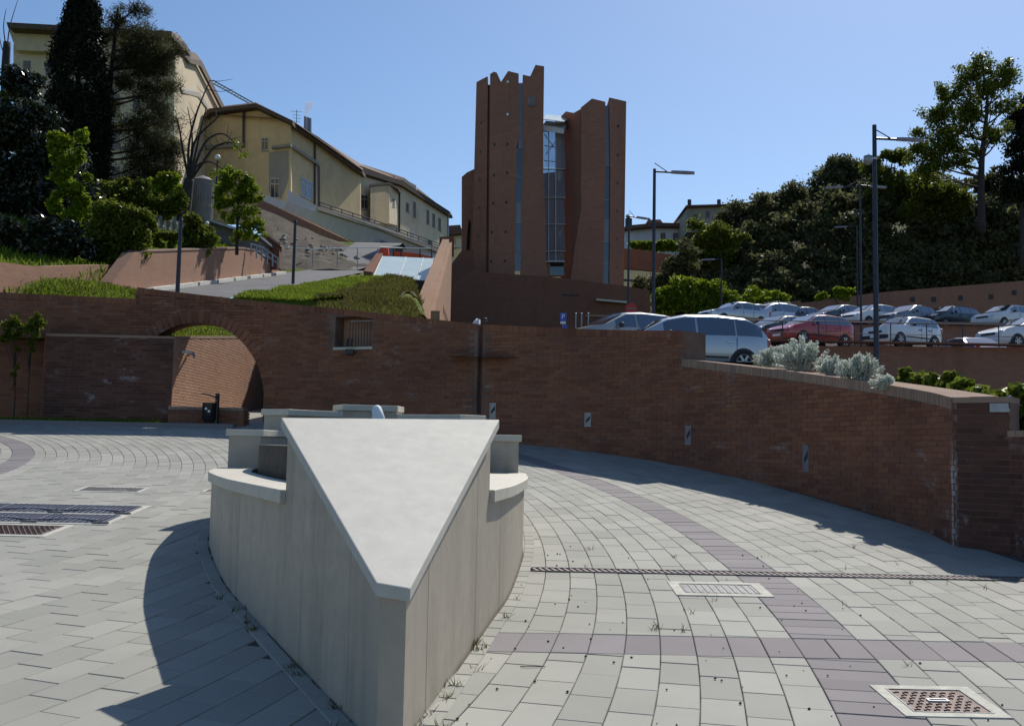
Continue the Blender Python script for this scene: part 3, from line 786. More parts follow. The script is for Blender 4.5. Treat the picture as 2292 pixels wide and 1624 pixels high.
# voussoirs round the arch
nv = 40
for i in range(nv):
    a0, a1 = math.pi * i / nv, math.pi * (i + 1) / nv; b = MB(); pts = []
    for a, e in ((a0 + .006, 0), (a1 - .006, 0), (a1 - .006, .25), (a0 + .006, .25)):
        x = AX + (ARX + e) * math.cos(a); z = AZ + (ARZ + e) * math.sin(a); dd = MW.near(x, 21.2); f = MW.off(dd, 0); pts.append((x, f.y - .012, z))
    b.add(pts + [(p[0], p[1] + .05, p[2]) for p in pts], [(0, 1, 2, 3), (7, 6, 5, 4), (0, 4, 5, 1), (1, 5, 6, 2), (2, 6, 7, 3), (3, 7, 4, 0)]); b.f = [f[::-1] for f in b.f]
    b.build('voussoir', M['brick'], mwt)
# niche sill and bars
strip(MW, d_n0 - .02, d_n1 + .02, -.035, .3, NZ0 - .055, NZ0, .2).build('niche_sill', M['stone_cap'], mwt)
for i in range(9):
    p = MW.off(d_n0 + .03 + (d_n1 - d_n0) * .62 * i / 8, .06); b = MB(); b.tube([(p.x, p.y, NZ0), (p.x, p.y, NZ1 - .09)], .008, 6); b.build('niche_bar', M['pole'], mwt)
p0, p1 = MW.off(d_n0, .06), MW.off(d_n0 + (d_n1 - d_n0) * .65, .06); b = MB(); b.tube([(p0.x, p0.y, NZ1 - .09), (p1.x, p1.y, NZ1 - .09)], .014, 6); b.build('niche_rail', M['galv'], mwt)
# end face and its grey box
EF = Path([(4.78, 9.86), (4.58, 10.03), (4.385, 10.19)])
strip(EF, .0, EF.len - .01, 0, .35, lambda d: zg(9.9) - .1, 2.02, .2).build('end_core', M['mortar'], mwt)
BrickWall(mwt, EF, lambda d: zg(10) - .1, lambda d: 2.075, M['brick_worn_shaded'], mwt, cap=.0, nkeep=60)
strip(EF, -.03, EF.len, -.014, .38, 2.022, 2.078, .3).build('end_coping', M['cap'], mwt)
strip(EF, .0, .17, -.02, .06, 1.93, 2.015, .3).build('metal_plate', M['galv'], mwt)
lwt = thing('low_brick_wall', 'lower brown brick wall at the right edge stepping down from the curved wall', 'wall', (4.9, 9, .6))
LW = Path(catmull([(5.3, 6.6), (5.05, 8.0), (4.86, 9.2), (4.775, 9.87)], 8))
strip(LW, 0, LW.len, 0, .3, lambda d: zg(LW.off(d, 0).y) - .1, 1.69, .3).build('core', M['mortar'], lwt)
BrickWall(lwt, LW, lambda d: zg(LW.off(d, 0).y) - .1, lambda d: 1.75, M['brick_worn_shaded'], lwt, cap=.06, nkeep=120)
coping(LW, 0, LW.len, -.012, .3, lambda d: 1.75, .06, lwt, M['cap'], .12)
p = LW.off(LW.near(4.87, 9.1), -.012)
b = MB(); b.box((p.x, p.y, 1.2), (.03, .22, .34), .1); b.build('service_hatch', M['galv'], lwt)
# recessed marker lights
for k, (u, v0, v1, lab) in enumerate(((1103, 903, 935, 'faint recessed wall light farthest left on the curved wall beside the vertical joint'), (1318, 925, 953, 'recessed wall light second from the vertical joint on the curved wall'),
                                      (1540, 954, 993, 'recessed wall light below the step in the curved wall top'), (1806, 998, 1053, 'recessed wall light nearest the wall corner on the right'))):
    ray = pt(u, (v0 + v1) / 2, 1) - EYE; dd = min((MW.len * i / 600 for i in range(500)), key=lambda d: abs(MW.off(d, 0).x / MW.off(d, 0).y - ray.x / ray.y))
    c = MW.off(dd, 0); z0, z1 = pt(u, v1, c.y).z, pt(u, v0, c.y).z
    lt = thing('recessed_wall_light', lab, 'wall light', (c.x, c.y, z0), 'recessed lights along the curved wall')
    hw = .055
    strip(MW, dd - hw, dd + hw, -.011, .02, z0, z1, .3).build('glass', M['glass_pale'], lt)
    for a, bq, y0, y1 in ((dd - hw - .012, dd - hw, z0 - .012, z1 + .012), (dd + hw, dd + hw + .012, z0 - .012, z1 + .012), (dd - hw, dd + hw, z0 - .012, z0), (dd - hw, dd + hw, z1, z1 + .012)):
        strip(MW, a, bq, -.017, .02, y0, y1, .3).build('frame', M['galv'], lt)
    pa = MW.off(dd - hw * .3, -.013); pb = MW.off(dd + hw * .7, -.013); pc = MW.off(dd - hw, -.013); b = MB(); zm = (z0 + z1) / 2
    b.add([(pc.x, pc.y, z1 - .03), (pb.x, pb.y, zm), (pb.x, pb.y, zm - .06), (pc.x, pc.y, zm + .02)], [(0, 1, 2, 3)]); b.build('shade', M['trim'], lt)

# passage walls left of the arch
pwt = thing('passage_brick_wall', 'dark brick wall corner left of the arch, sunlit along the passage behind', 'wall', (-7, 20.6, 1.8))
PWL = Path([(-6.72, 29.0), (-6.76, 25), (-6.8, 20.57)]); PWD = Path([(-6.805, 20.56), (-8, 20.53), (-9.35, 20.5)]); PWR = Path([(-9.37, 20.5), (-9.4, 21.2)])
zt1 = ramp_of([(0, 4.45), (PWL.len, 3.53)])
strip(PWL, 0, PWL.len, 0, .4, lambda d: 1.6, lambda d: zt1(d) - .002, .4).build('core', M['mortar'], pwt)
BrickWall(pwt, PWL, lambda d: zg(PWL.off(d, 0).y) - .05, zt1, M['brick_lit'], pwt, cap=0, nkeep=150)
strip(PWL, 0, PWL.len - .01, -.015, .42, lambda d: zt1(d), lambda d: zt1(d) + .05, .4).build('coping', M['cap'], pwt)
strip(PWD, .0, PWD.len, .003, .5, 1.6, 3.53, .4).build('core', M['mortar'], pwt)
BrickWall(pwt, PWD, lambda d: 1.72, lambda d: 3.58, M['brick_worn_shaded'], pwt, cap=.05, nkeep=150)
strip(PWD, -.02, PWD.len, -.015, .5, 3.531, 3.58, .4).build('coping', M['cap'], pwt)
strip(PWR, 0, PWR.len, 0, .4, 1.6, 3.529, .4).build('return', M['brick_plinth'], pwt)
b = MB(); b.box((-6.66, 20.95, 3.3), (.2, .05, .04), .5); b.build('spout', M['galv'], pwt)
b = MB(); b.tube([(-6.77, 21.4, 3.28), (-6.6, 21.2, 3.3), (-6.55, 21.15, 3.2)], .03, 7); b.build('lamp_bracket', M['galv'], pwt)
lw2 = thing('low_brick_bench_wall', 'low brick bench wall in front of the arch with a black bin on its left', 'wall', (-6, 20.4, 1.8))
LB = Path([(-5.31, 20.42), (-6.0, 20.4), (-6.79, 20.38)]); LBe = Path([(-5.3, 20.85), (-5.3, 20.42)])
strip(LB, 0, LB.len, .003, .42, 1.65, 2.1, .5).build('core', M['mortar'], lw2)
BrickWall(lw2, LB, lambda d: 1.68, lambda d: 2.165, M['brick'], lw2, cap=.06); BrickWall(lw2, LBe, lambda d: 1.68, lambda d: 2.165, M['brick'], lw2, cap=.06)
coping(LB, 0, LB.len, -.012, .42, lambda d: 2.165, .06, lw2, M['cap'], .13)
strip(LB, .05, LB.len, .0, .2, 2.166, 2.172, .5).build('lime_crust', M['white_line'], lw2)
bn = thing('litter_bin', 'black litter bin with a curved hood standing before the arch', 'bin', (-5.92, 20.2, zg(20.2)))
b = MB(); zb = zg(20.2); b.lathe([(.1, .1), (.135, .16), (.14, .45), (.145, .48), (.12, .48), (.12, .3)], (-5.92, 20.2, zb), 16); b.build('body', M['black'], bn, angle=40)
b = MB(); b.box((-5.79, 20.25, zb + .34), (.05, .12, .66)); b.build('post', M['black'], bn)
b = MB(); b.grid([[(-5.78 - .2 * math.sin(t) - .05 * t, 20.08 + w * .24, zb + .5 + .16 * math.sin(.6 + t * .72)) for w in (0, .5, 1)] for t in (0, .4, .8, 1.2, 1.6)])
hb = b.build('hood', M['black'], bn, smooth=True); sm = hb.modifiers.new('thick', 'SOLIDIFY'); sm.thickness = .02
for dx, dz in ((-.03, .36), (.03, .31)):
    b = MB(); b.lathe([(.0, 0), (.025, .001), (.025, .004), (.0, .005)], (-5.92 + dx, 20.055, zb + dz), 12, 'y'); b.build('sticker', M['white'], bn)
# kerb and verge at the back of the plaza
ks = Path([(-5.4, 20.02), (-7, 20.05), (-9, 20.02), (-13, 19.8)])
struct(strip(ks, 0, ks.len, .0, .13, lambda d: zg(20) - .1, lambda d: zg(20.05) + .09, .5).build('kerb', M['paver_purple']))
b = MB(); b.grid([[(x, y, zg(20.1) + .07 + .1 * (y - 20.15)) for y in (20.12, 20.3, 20.5)] for x in np.linspace(-14, -6.8, 12)]); b.f = [f[::-1] for f in b.f]
struct(b.build('verge', M['grass_soil']))
b = MB(); b.grid([[(x, y, zg(y) - .002) for y in (20.3, 21, 24, 29)] for x in (-6.8, -6, -4.6)]); b.f = [f[::-1] for f in b.f]; struct(b.build('passage_floor', M['paver']))
b = MB(); b.box((-4.55, 25.2, 3.0), (.1, 7.2, 2.4)); tag(b.build('passage_side_wall', M['brick_far']), 'plain brick wall on the right of the passage behind the arch', 'wall')

# ------------------------------------------------------------------ terrain behind the wall
def zl(X, Y):
    z = 4.05 + .2 * (Y - 21.5)
    xb = 11.2 + max(0, Y - 43) * .55
    if X < -xb:
        e = min(-xb - X, 13); z += min(1.15, .25 + .05 * max(0, Y - 22)) * min(1, e * 3) + .17 * e + .004 * e * max(0, Y - 35)
    if Y > 56: z += .1 * (Y - 56)
    if Y > 72: z -= .3 * (Y - 72)
    return z + .12 * math.sin(X * 1.3 + Y * .7) * math.sin(Y * .9 - X * .4) * (1 if not (-11.15 < X < -7.9) else 0)
def patch(name, xs, ys, zf, mat, kind='structure', flip=True):
    b = MB(); b.grid([[(x, y, zf(x, y)) for y in ys] for x in xs]); b.f = [f[::-1] for f in b.f]
    return struct(b.build(name, mat, smooth=True), kind)
ysA = list(np.arange(21.55, 100, .9))
patch('hillside', np.linspace(-80, -11.2, 60), ysA, zl, M['grass_soil'])
def zv(x, y):
    hi = zl(x, max(y, 21.5)) + .62 * _sm((y - 21.5) / 2.6) * _sm((-x - 9.0) / 1.4); hi = min(hi, 5.2 + .05 * (y - 24)) if x < -8.6 else hi; lo = 3.5 + (y - 20.6) * .108; k = _sm((-x - 6.9) / 1.1); return lo * (1 - k) + hi * k if y > 21.5 else 3.5
def _sm(t): t = min(1, max(0, t)); return t * t * (3 - 2 * t)
patch('upper_verge', list(np.linspace(-11.2, -8.2, 8)) + list(np.linspace(-8, -6.82, 9)), [20.62, 21.2, 21.49] + list(np.arange(21.55, 28.6, .7)), zv, M['grass_soil'])
patch('road', (-11.2, -9.6, -7.9), np.arange(26.5, 75, 1.5), lambda x, y: zl(-9.5, y) + .05, M['asphalt'])
def zb_(x, y): return zl(x, y) - 1.9 * max(0, x + .1 * y) - (0 if x < -2.6 else 2.2 * (x + 2.6))
patch('bank', np.linspace(-7.9, -3.0, 20), [28.45] + list(np.arange(28.5, 60, .7)), lambda x, y: zb_(x, y) if y > 28.47 else .5, M['grass_soil'])
patch('bank_near', np.linspace(-4.6, -.6, 18), np.arange(21.2, 31, .6), zb_, M['dry_soil'])
patch('bank_scrub', np.linspace(-5.6, -3.3, 12), np.arange(28.4, 47, .6), lambda x, y: zb_(x, y) + .06, M['dry_soil'])
ZT1 = lambda y: 3.0 + .078 * (y - 17)
def _ss(t): t = min(1, max(0, t)); return t * t * (3 - 2 * t)
def zlot(x, y):
    hi = ZT1(y) if y > 18 else 2.02 + (y - 10.3) * .135; lo = 1.95
    k = _ss((x - .262 * y) / 1.6); return hi * (1 - k) + lo * k
_rowsY = [10.25] + list(np.linspace(10.6, 18.9, 14))
def _wx(y): return min((p.x for p in MW.P if abs(p.y - y) < .2), default=4.4)
b = MB(); b.grid([[(_wx(y) + .46 + (46 - _wx(y)) * (j / 24) ** 1.6, y, zlot(_wx(y) + .46 + (46 - _wx(y)) * (j / 24) ** 1.6, y) - .06) for j in range(25)] for y in _rowsY])
struct(b.build('planting_bed', M['dry_soil'], smooth=True))
patch('parking_lower', list(np.linspace(-1.2, 14, 20)) + [18, 26, 46], np.linspace(18.7, 40.4, 16), zlot, M['asphalt'])
patch('parking_middle', (5.9, 20, 60), (40.4, 46, 50, 56.3), lambda x, y: 5.68 + .1 * (y - 40.4), M['asphalt'])
patch('parking_upper', (8.8, 20, 70), (56.4, 64, 73.2), lambda x, y: 8.5 + .09 * (y - 56.4), M['asphalt'])
def zr(X, Y):
    t = max(0, Y - 74); z = 11.3 + .02 * max(X - 10, 0) + t * .26 + max(0, X - 14) * .11 * min(1, t / 25)
    return min(z, 40) + .5 * math.sin(X * .31 + Y * .2) * math.sin(Y * .23)
patch('wooded_hill', np.linspace(11.5, 130, 40), np.linspace(73.5, 180, 34), zr, M['ground'])
patch('far_terrace', np.linspace(-12, 60, 16), np.linspace(76, 220, 20), lambda x, y: 11.6 + .29 * min(y - 76, 60), M['ground'])
# fin-shaped brick wall climbing the bank
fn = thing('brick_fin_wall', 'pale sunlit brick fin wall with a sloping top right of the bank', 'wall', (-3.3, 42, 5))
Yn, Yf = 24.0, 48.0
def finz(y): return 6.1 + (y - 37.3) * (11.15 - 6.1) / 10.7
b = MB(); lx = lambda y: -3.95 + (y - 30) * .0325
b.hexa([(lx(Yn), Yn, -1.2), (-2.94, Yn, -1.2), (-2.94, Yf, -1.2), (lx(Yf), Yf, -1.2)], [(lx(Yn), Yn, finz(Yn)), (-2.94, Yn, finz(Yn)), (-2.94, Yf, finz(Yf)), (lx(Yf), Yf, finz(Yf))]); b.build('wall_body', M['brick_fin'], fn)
b = MB(); o_ = .03
b.hexa([(lx(Yn) - o_, Yn, finz(Yn) + .003), (-3.2, Yn, finz(Yn) + .003), (-3.08, Yf - .02, finz(Yf) + .003), (lx(Yf) - o_, Yf - .02, finz(Yf) + .003)], [(lx(Yn) - o_, Yn, finz(Yn) + .1), (-3.2, Yn, finz(Yn) + .1), (-3.08, Yf - .02, finz(Yf) + .1), (lx(Yf) - o_, Yf - .02, finz(Yf) + .1)]); b.build('sloping_coping', M['brick_fin'], fn)
b = MB(); b.box((-3.2, 48.15, 10.9), (.7, .3, .9)); b.build('end_block', M['brick_plinth'], fn)
for i in range(6):
    y = 43.0 + i * .75; b = MB(); b.box((-2.935, y, 7.2 - i * .02 + (y - 43) * -.02), (.02, .1, .34)); b.build('slot', M['trim'], fn)
b = MB(); b.hexa([(-2.94, 36.5, 4.5), (-2.6, 36.5, 4.5), (-2.75, 43, 4.5), (-2.94, 43, 4.5)], [(-2.94, 36.5, 6.3), (-2.62, 36.5, 6.3), (-2.78, 43, 6.4), (-2.94, 43, 6.4)]); b.build('buttress', M['brick_fin'], fn)
# translucent roof light in the bank
rl = thing('sloping_rooflight', 'tilted opal rooflight panel between brick kerbs at the top of the bank', 'rooflight', (-5, 46, 9))
c0, c1, c2, c3 = pt(836, 617, 45.5), pt(958, 628, 45.5), pt(970, 578, 49), pt(856, 573, 49)
nr = (c1 - c0).cross(c3 - c0).normalized()
for i in range(3):
    a, bq = (0, .46, .8)[i] + .006, (.46, .8, 1.0)[i] - .006
    q = [c0.lerp(c1, a), c0.lerp(c1, bq), c3.lerp(c2, bq), c3.lerp(c2, a)]
    b = MB(); b.hexa([p_ - nr * .03 for p_ in q], [p_ for p_ in q]); b.build('panel', M['poly'], rl)
for i in (0, .46, .8, 1):
    p_, q_ = c0.lerp(c1, i), c3.lerp(c2, i); b = MB(); b.tube([p_ + nr * .01, q_ + nr * .01], .018, 5); b.build('glazing_bar', M['steel_white'], rl)
b = MB(); k0, k1 = pt(814, 612, 45.2), pt(834, 615, 45.4); k2, k3 = pt(857, 572, 49.1), pt(842, 572, 49.1)
b.hexa([p_ - Vector((0, 0, .6)) for p_ in (k0, k1, k2, k3)], [p_ + Vector((0, 0, .12)) for p_ in (k0, k1, k2, k3)]); b.build('brick_kerb', M['brick_plinth'], rl)
b = MB(); b.hexa([p_ - Vector((0, 0, 1.2)) - nr * .05 for p_ in (c0, c1, c2, c3)], [p_ - nr * .05 for p_ in (c0, c1, c2, c3)]); b.build('base', M['rubble_soil'], rl)
# ------------------------------------------------------------------ far walls, plinth and towers
def facade(poly, Yf, th=.4, extra=(0, 1)):             # outline given as seen, on a real plane of depth Yf(u), thickness th backwards
    n = len(poly); fr = [pt(u, v, Yf(u) if callable(Yf) else Yf) for u, v in poly]
    ctr = sum(u for u, _ in poly) / n; bk = [p + Vector((0, th, 0)) for p in fr]
    b = MB(); vs = fr + bk
    a = sum(poly[i][0] * poly[(i + 1) % n][1] - poly[(i + 1) % n][0] * poly[i][1] for i in range(n))
    idx = list(range(n)) if a < 0 else list(range(n))[::-1]
    b.add(vs, [tuple(idx), tuple(n + i for i in idx[::-1])] + [(idx[(k + 1) % n], idx[k], n + idx[k], n + idx[(k + 1) % n]) for k in range(n)]); return b
def lin(u0, y0, u1, y1): return lambda u: y0 + (y1 - y0) * (u - u0) / (u1 - u0)
def far_wall(name, label, poly, Y, mat, th=.4):
    t = thing(name, label, 'wall', pt(sum(p[0] for p in poly) / len(poly), max(p[1] for p in poly), Y if not callable(Y) else Y(poly[0][0])))
    facade(poly, Y, th).build('wall_face', mat, t); return t

w1 = far_wall('terrace_brick_wall', 'brown brick terrace wall behind the planting, carrying the car park railing', [(1480, 772), (2700, 779), (2700, 1010), (1480, 1010)], 40.2, M['brick_far'])
strip(Path([(4, 40.05), (26, 40.05)]), 0, 22, -.0, .5, 5.8, 5.87, 9).build('coping', M['brick_plinth'], w1)
w2 = far_wall('upper_terrace_wall', 'brick terrace wall between the two rows of parked cars', [(1500, 722), (2700, 734), (2700, 810), (1500, 810)], 56.2, M['brick_far'])
b = MB(); b.box((30, 56.1, 8.75), (52, .5, .1)); b.build('coping', M['cap'], w2)
w3 = thing('back_brick_wall', 'long brown brick wall with square drain holes rising behind the upper car row', 'wall', (20, 73, 8.7))
facade([(1560, 702), (1640, 700), (1645, 693), (1790, 672), (1795, 678), (1960, 655), (2292, 628), (2700, 600), (2700, 760), (1560, 760)], 73, .5).build('wall_face', M['brick_far'], w3)
for u, v in ((1558 + 152, 698 + 5), (1768, 697), (1819, 696), (1872, 694), (1925, 687), (1975, 684), (2043, 670), (2090, 670), (2150, 667), (2218, 664), (2270, 655), (1660, 707)):
    p = pt(u, v, 72.99); b = MB(); b.box((p.x, p.y, p.z), (.32, .04, .36)); b.build('drain_hole', M['trim'], w3)

pl = thing('tower_plinth', 'massive dark brick plinth wall under the twin towers', 'wall', pt(1230, 720, 68))
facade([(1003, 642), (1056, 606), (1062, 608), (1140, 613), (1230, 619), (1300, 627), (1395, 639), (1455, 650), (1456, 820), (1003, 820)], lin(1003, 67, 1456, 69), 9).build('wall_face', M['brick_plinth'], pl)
facade([(1258, 657), (1296, 659), (1296, 663), (1258, 661)], lin(1003, 66.96, 1456, 68.96), .05).build('vent_slot', M['trim'], pl)
facade([(1335, 668), (1404, 674), (1404, 678), (1335, 672)], lin(1003, 66.5, 1456, 68.5), .5).build('handrail_ledge', M['stone_cap'], pl)
facade([(1003, 600), (1034, 560), (1060, 560), (1060, 612), (1003, 650)], 72, .4).build('flank_wall', M['brick_plinth'], pl)
facade([(1380, 600), (1440, 604), (1540, 615), (1540, 575), (1440, 560), (1398, 556), (1380, 556)][::-1], 84, .5).build('rear_wall', M['brick_far'], pl)

tw = thing('twin_brick_towers', 'pair of tall jagged-topped brick towers joined by a glass lift shaft', 'tower', pt(1230, 620, 75))
BR = M['brick_far']
L1 = facade([(1055, 615), (1066.4, 184), (1090, 171.6), (1092, 172), (1088, 618)], lin(1055, 77, 1095, 75), 4).build('facet_wall', BR, tw)
L2 = facade([(1094, 618), (1097, 166), (1105.4, 160.6), (1112, 163), (1121.4, 183.5), (1137.5, 159), (1161, 165), (1161.5, 300), (1157, 330), (1152, 622)], lin(1095, 75, 1165, 74.6), 4).build('facet_wall', BR, tw)
L3 = facade([(1165, 624), (1170, 330), (1170, 167.4), (1186.7, 171), (1198.5, 145.4), (1218, 148.7), (1216, 300), (1216, 390), (1221, 500), (1224, 630)], lin(1165, 74.6, 1220, 75.4), 4).build('facet_wall', BR, tw)
facade([(1088, 616), (1091, 190), (1097, 190), (1094, 616)], lin(1085, 75.6, 1100, 75.1), .1).build('slit_panel', M['brick_plinth'], tw)
for v0, v1, mm in ((186, 330, 'glass_pale'), (331, 395, 'glass_blue'), (396, 455, 'glass_blue'), (456, 498, 'glass_pale'), (499, 560, 'glass_blue'), (561, 606, 'glass')):
    w0 = 1161 if v0 < 330 else 1157 - (v0 - 330) * .018; w1_ = 1169 if v0 < 330 else 1170 - (v0 - 330) * .018
    facade([(w0 - 1, v1), (w0 - 1, v0), (w1_ + 1, v0), (w1_ + 1, v1)], 75.0, .06).build('slit_window', M[mm], tw)
    facade([(w0 - 1, v1 + 1), (w0 - 1, v1 - .3), (w1_ + 1, v1 - .3), (w1_ + 1, v1 + 1)], 74.95, .06).build('slit_transom', M['galv'], tw)
R1 = facade([(1256, 628), (1256, 260), (1266.6, 249.5), (1284, 253), (1299, 244.4), (1299, 470), (1287, 560), (1278, 628)], lin(1256, 79.5, 1300, 75.4), .8).build('facet_wall', BR, tw)
R2 = facade([(1277, 628), (1286, 560), (1300, 470), (1300, 241), (1325, 220.7), (1355, 228), (1355, 370), (1350, 636)], lin(1277, 75.6, 1355, 74.8), 3.5).build('facet_wall', BR, tw)
R3 = facade([(1364, 636), (1366, 370), (1363.5, 218.3), (1401.8, 227), (1396, 640)], lin(1363, 74.8, 1402, 75.6), 3.5).build('facet_wall', BR, tw)
for v0, v1, mm in ((236.5, 370, 'glass_pale'), (371, 410, 'glass_blue'), (411, 447, 'glass_blue'), (448, 492, 'glass_blue'), (493, 541, 'glass_pale'), (542, 589, 'glass'), (590, 634, 'glass_blue')):
    w0 = 1354 if v0 < 370 else 1354 - (v0 - 370) * .014; w1_ = 1364 if v0 < 370 else 1366.5 - (v0 - 370) * .006
    facade([(w0 - 1.5, v1), (w0 - 1.5, v0), (w1_ + 1, v0), (w1_ + 1, v1)], 75.25, .06).build('slit_window', M[mm], tw)
    facade([(w0 - 1.5, v1 + 1), (w0 - 1.5, v1 - .3), (w1_ + 1, v1 - .3), (w1_ + 1, v1 + 1)], 75.2, .06).build('slit_transom', M['galv'], tw)
for u, v in [(1136, 323), (1135, 387), (1133.5, 453), (1132, 519), (1130, 584), (1106, 392), (1107, 324), (1104, 455), (1101, 520), (1099, 585), (1136, 256.5), (1137, 184), (1078, 275), (1076, 340), (1075, 402), (1073, 465), (1071, 530)]:
    yy = lin(1095, 75, 1165, 74.6)(u) if u > 1094 else lin(1055, 77, 1095, 75)(u); p = pt(u, v, yy - .004); b = MB(); b.box(p, (.15, .03, .19)); b.build('putlog_hole', M['trim'], tw)
for v in (282, 347, 410, 472, 535, 598):
    p = pt(1383 - (v - 282) * .012, v, 75.17); b = MB(); b.box(p, (.15, .03, .19)); b.build('putlog_hole', M['trim'], tw)
for u, v in ((1136.5, 183), (1136, 256)):
    p = pt(u, v, 74.72); b = MB(); b.lathe([(.0, 0), (.1, .0), (.1, .02), (.0, .02)], p, 12, 'y'); b.build('round_hole', M['white'], tw)
p = pt(1188, 227, 74.85); b = MB(); b.box(p, (.7, .06, .7)); b.build('louvre', M['shutter'], tw)
# lift shaft between the towers
sh = tw
for v0, v1 in ((292, 376), (378, 440), (442, 500), (502, 560), (562, 616)):
    facade([(1214, v1), (1214, v0), (1262, v0), (1266, v1)], 77.5, .03).build('shaft_glass', M['clear'], sh)
for v in (292, 377, 441, 501, 561): facade([(1212, v + 1.6), (1212, v), (1266, v), (1266, v + 1.6)], 77.3, .2).build('shaft_beam', M['galv'], sh)
for u in (1227, 1243):
    facade([(u, 616), (u, 285), (u + 2, 285), (u + 2, 616)], 77.35, .15).build('shaft_mullion', M['galv'], sh)
facade([(1213, 618), (1213, 388), (1240, 385), (1262, 388), (1262, 618)], 83.5, .3).build('shaft_back', M['brick_plinth'], sh)
facade([(1243, 400), (1243, 270), (1262, 270), (1262, 400)], 82.5, .3).build('shaft_flank', M['stucco_grey'], sh)
for u in (1251, 1264):
    facade([(u - 1.2, 405), (u - 1.2, 384), (u + .8, 381), (u + 3.5, 384), (u + 3.5, 405)], 82.4, .05).build('arched_opening', M['winframe'], sh)
facade([(1252, 528), (1252, 517), (1258, 513), (1266, 517), (1266, 528)], 82.4, .05).build('arched_opening', M['winframe'], sh)
cn = [pt(1214, 266, 76.4), pt(1262, 272, 76.4), pt(1278, 262, 80), pt(1222, 256, 80)]
b = MB(); b.hexa([q - Vector((0, 0, .06)) for q in cn], cn); b.build('canopy', M['poly'], sh)
cn = [pt(1214, 281, 76.6), pt(1262, 288, 76.6), pt(1271, 276, 79), pt(1222, 270, 79)]
b = MB(); b.hexa([q - Vector((0, 0, .4)) for q in cn], cn); b.build('canopy_box', M['steel_white'], sh)
for (a, c) in (((1218, 300, 78), (1240, 330, 78)), ((1222, 345, 78), (1243, 318, 78)), ((1218, 360, 78), (1243, 362, 78)), ((1228, 292, 78), (1228, 376, 78)), ((1218, 326, 78), (1243, 330, 78))):
    b = MB(); b.tube([pt(*a), pt(*c)], .035, 5); b.build('brace', M['pole'], sh)
facade([(1229, 616), (1229, 588), (1262, 588), (1262, 616)], 77.2, .05).build('entrance_door', M['glass'], sh)
facade([(1216, 586), (1216, 583), (1264, 583), (1264, 586)], 76.2, 1.2).build('door_canopy', M['galv'], sh)
b = MB(); b.box(pt(1224, 603, 76.6), (.5, .1, 1.2)); b.build('notice_board', M['brick_fin'], sh)
an = facade([(1033, 560), (1033.5, 396), (1045, 386), (1064, 377), (1064, 570), (1052, 560), (1054, 500), (1050, 490), (1046, 520), (1044, 560)], 78.5, 3).build('annex_wall', BR, tw)
facade([(1042, 572), (1044, 470), (1060, 470), (1060, 572)], 79.2, .1).build('annex_recess', M['trim'], tw)

# ------------------------------------------------------------------ houses
def window(par, u, v0, v1, w, Y, kind='glass', slope=0.0, surround=True):
    yf = Y if callable(Y) else (lambda u_: Y)
    q = lambda e, d, s: facade([(u - w / 2 - e, v1 + e + slope * (-w / 2 - e)), (u - w / 2 - e, v0 - e + slope * (-w / 2 - e)), (u + w / 2 + e, v0 - e + slope * (w / 2 + e)), (u + w / 2 + e, v1 + e + slope * (w / 2 + e))], lambda u_: yf(u_) - d, s)
    wd = q(0, .035, .05).build('window', M['shutter'] if kind == 'shutter' else M['glass'], par)
    if kind == 'glass':
        t_ = max(.7, w * .05)
        for e0, e1, f0, f1 in ((0, t_ / w, 0, 1), (1 - t_ / w, 1, 0, 1), (.5 - t_ / w / 2, .5 + t_ / w / 2, 0, 1), (0, 1, 0, .05), (0, 1, .95, 1), (0, 1, .28, .32)):
            uu = [u - w / 2 + w * e0, u - w / 2 + w * e1]; vv = [v0 + (v1 - v0) * f0, v0 + (v1 - v0) * f1]
            facade([(uu[0], vv[1] + slope * (uu[0] - u)), (uu[0], vv[0] + slope * (uu[0] - u)), (uu[1], vv[0] + slope * (uu[1] - u)), (uu[1], vv[1] + slope * (uu[1] - u))], lambda u_: yf(u_) - .06, .03).build('frame', M['winframe'], wd)
    else:
        for i in range(1, 7):
            vv = v0 + (v1 - v0) * i / 7
            facade([(u - w / 2, vv + .5 - slope * w / 2), (u - w / 2, vv - slope * w / 2), (u + w / 2, vv + slope * w / 2), (u + w / 2, vv + .5 + slope * w / 2)], lambda u_: yf(u_) - .055, .02).build('slat', M['eave'], wd)
    if surround: facade([(u - w / 2 - 1, v1 + 2 - slope * w / 2), (u - w / 2 - 1, v1 + .4 - slope * w / 2), (u + w / 2 + 1, v1 + .4 + slope * w / 2), (u + w / 2 + 1, v1 + 2 + slope * w / 2)], lambda u_: yf(u_) - .1, .1).build('sill', M['stucco_grey'], wd)
    return wd
# long yellow house: near corner at u=651
NX, NY = -16.14, 75.0; DX, DY = .334, .943
def fy(u):                                             # depth of the long facade at photo column u
    k = (u - 1146) / FPX + .004; t = (NX - k * NY) / (k - DX / DY); return NY + t
def gy(u):                                             # depth of the end facade
    k = (u - 1146) / FPX + .004; sx, sy = -.943, .334; s_ = (k * NY - NX) / (sx - k * sy); return NY + sy * s_
yh = thing('yellow_house', 'long yellow stucco house with brown eaves stepping down behind the white wall', 'house', (NX, NY, 15))
facade([(461, 500), (461, 262), (470, 252), (545, 243), (572, 240), (651, 277), (651, 500)], gy, .4).build('end_wall', M['stucco'], yh)
facade([(651.2, 560), (651.2, 277), (712, 318), (800, 382), (806, 386), (806, 560)], fy, .4).build('long_wall', M['stucco'], yh)
fy2 = lambda u: fy(u) + 1.6
facade([(800, 560), (800, 376), (900, 412), (1004, 480), (1004, 600), (800, 600)], fy2, .4).build('long_wall', M['stucco_pale'], yh)
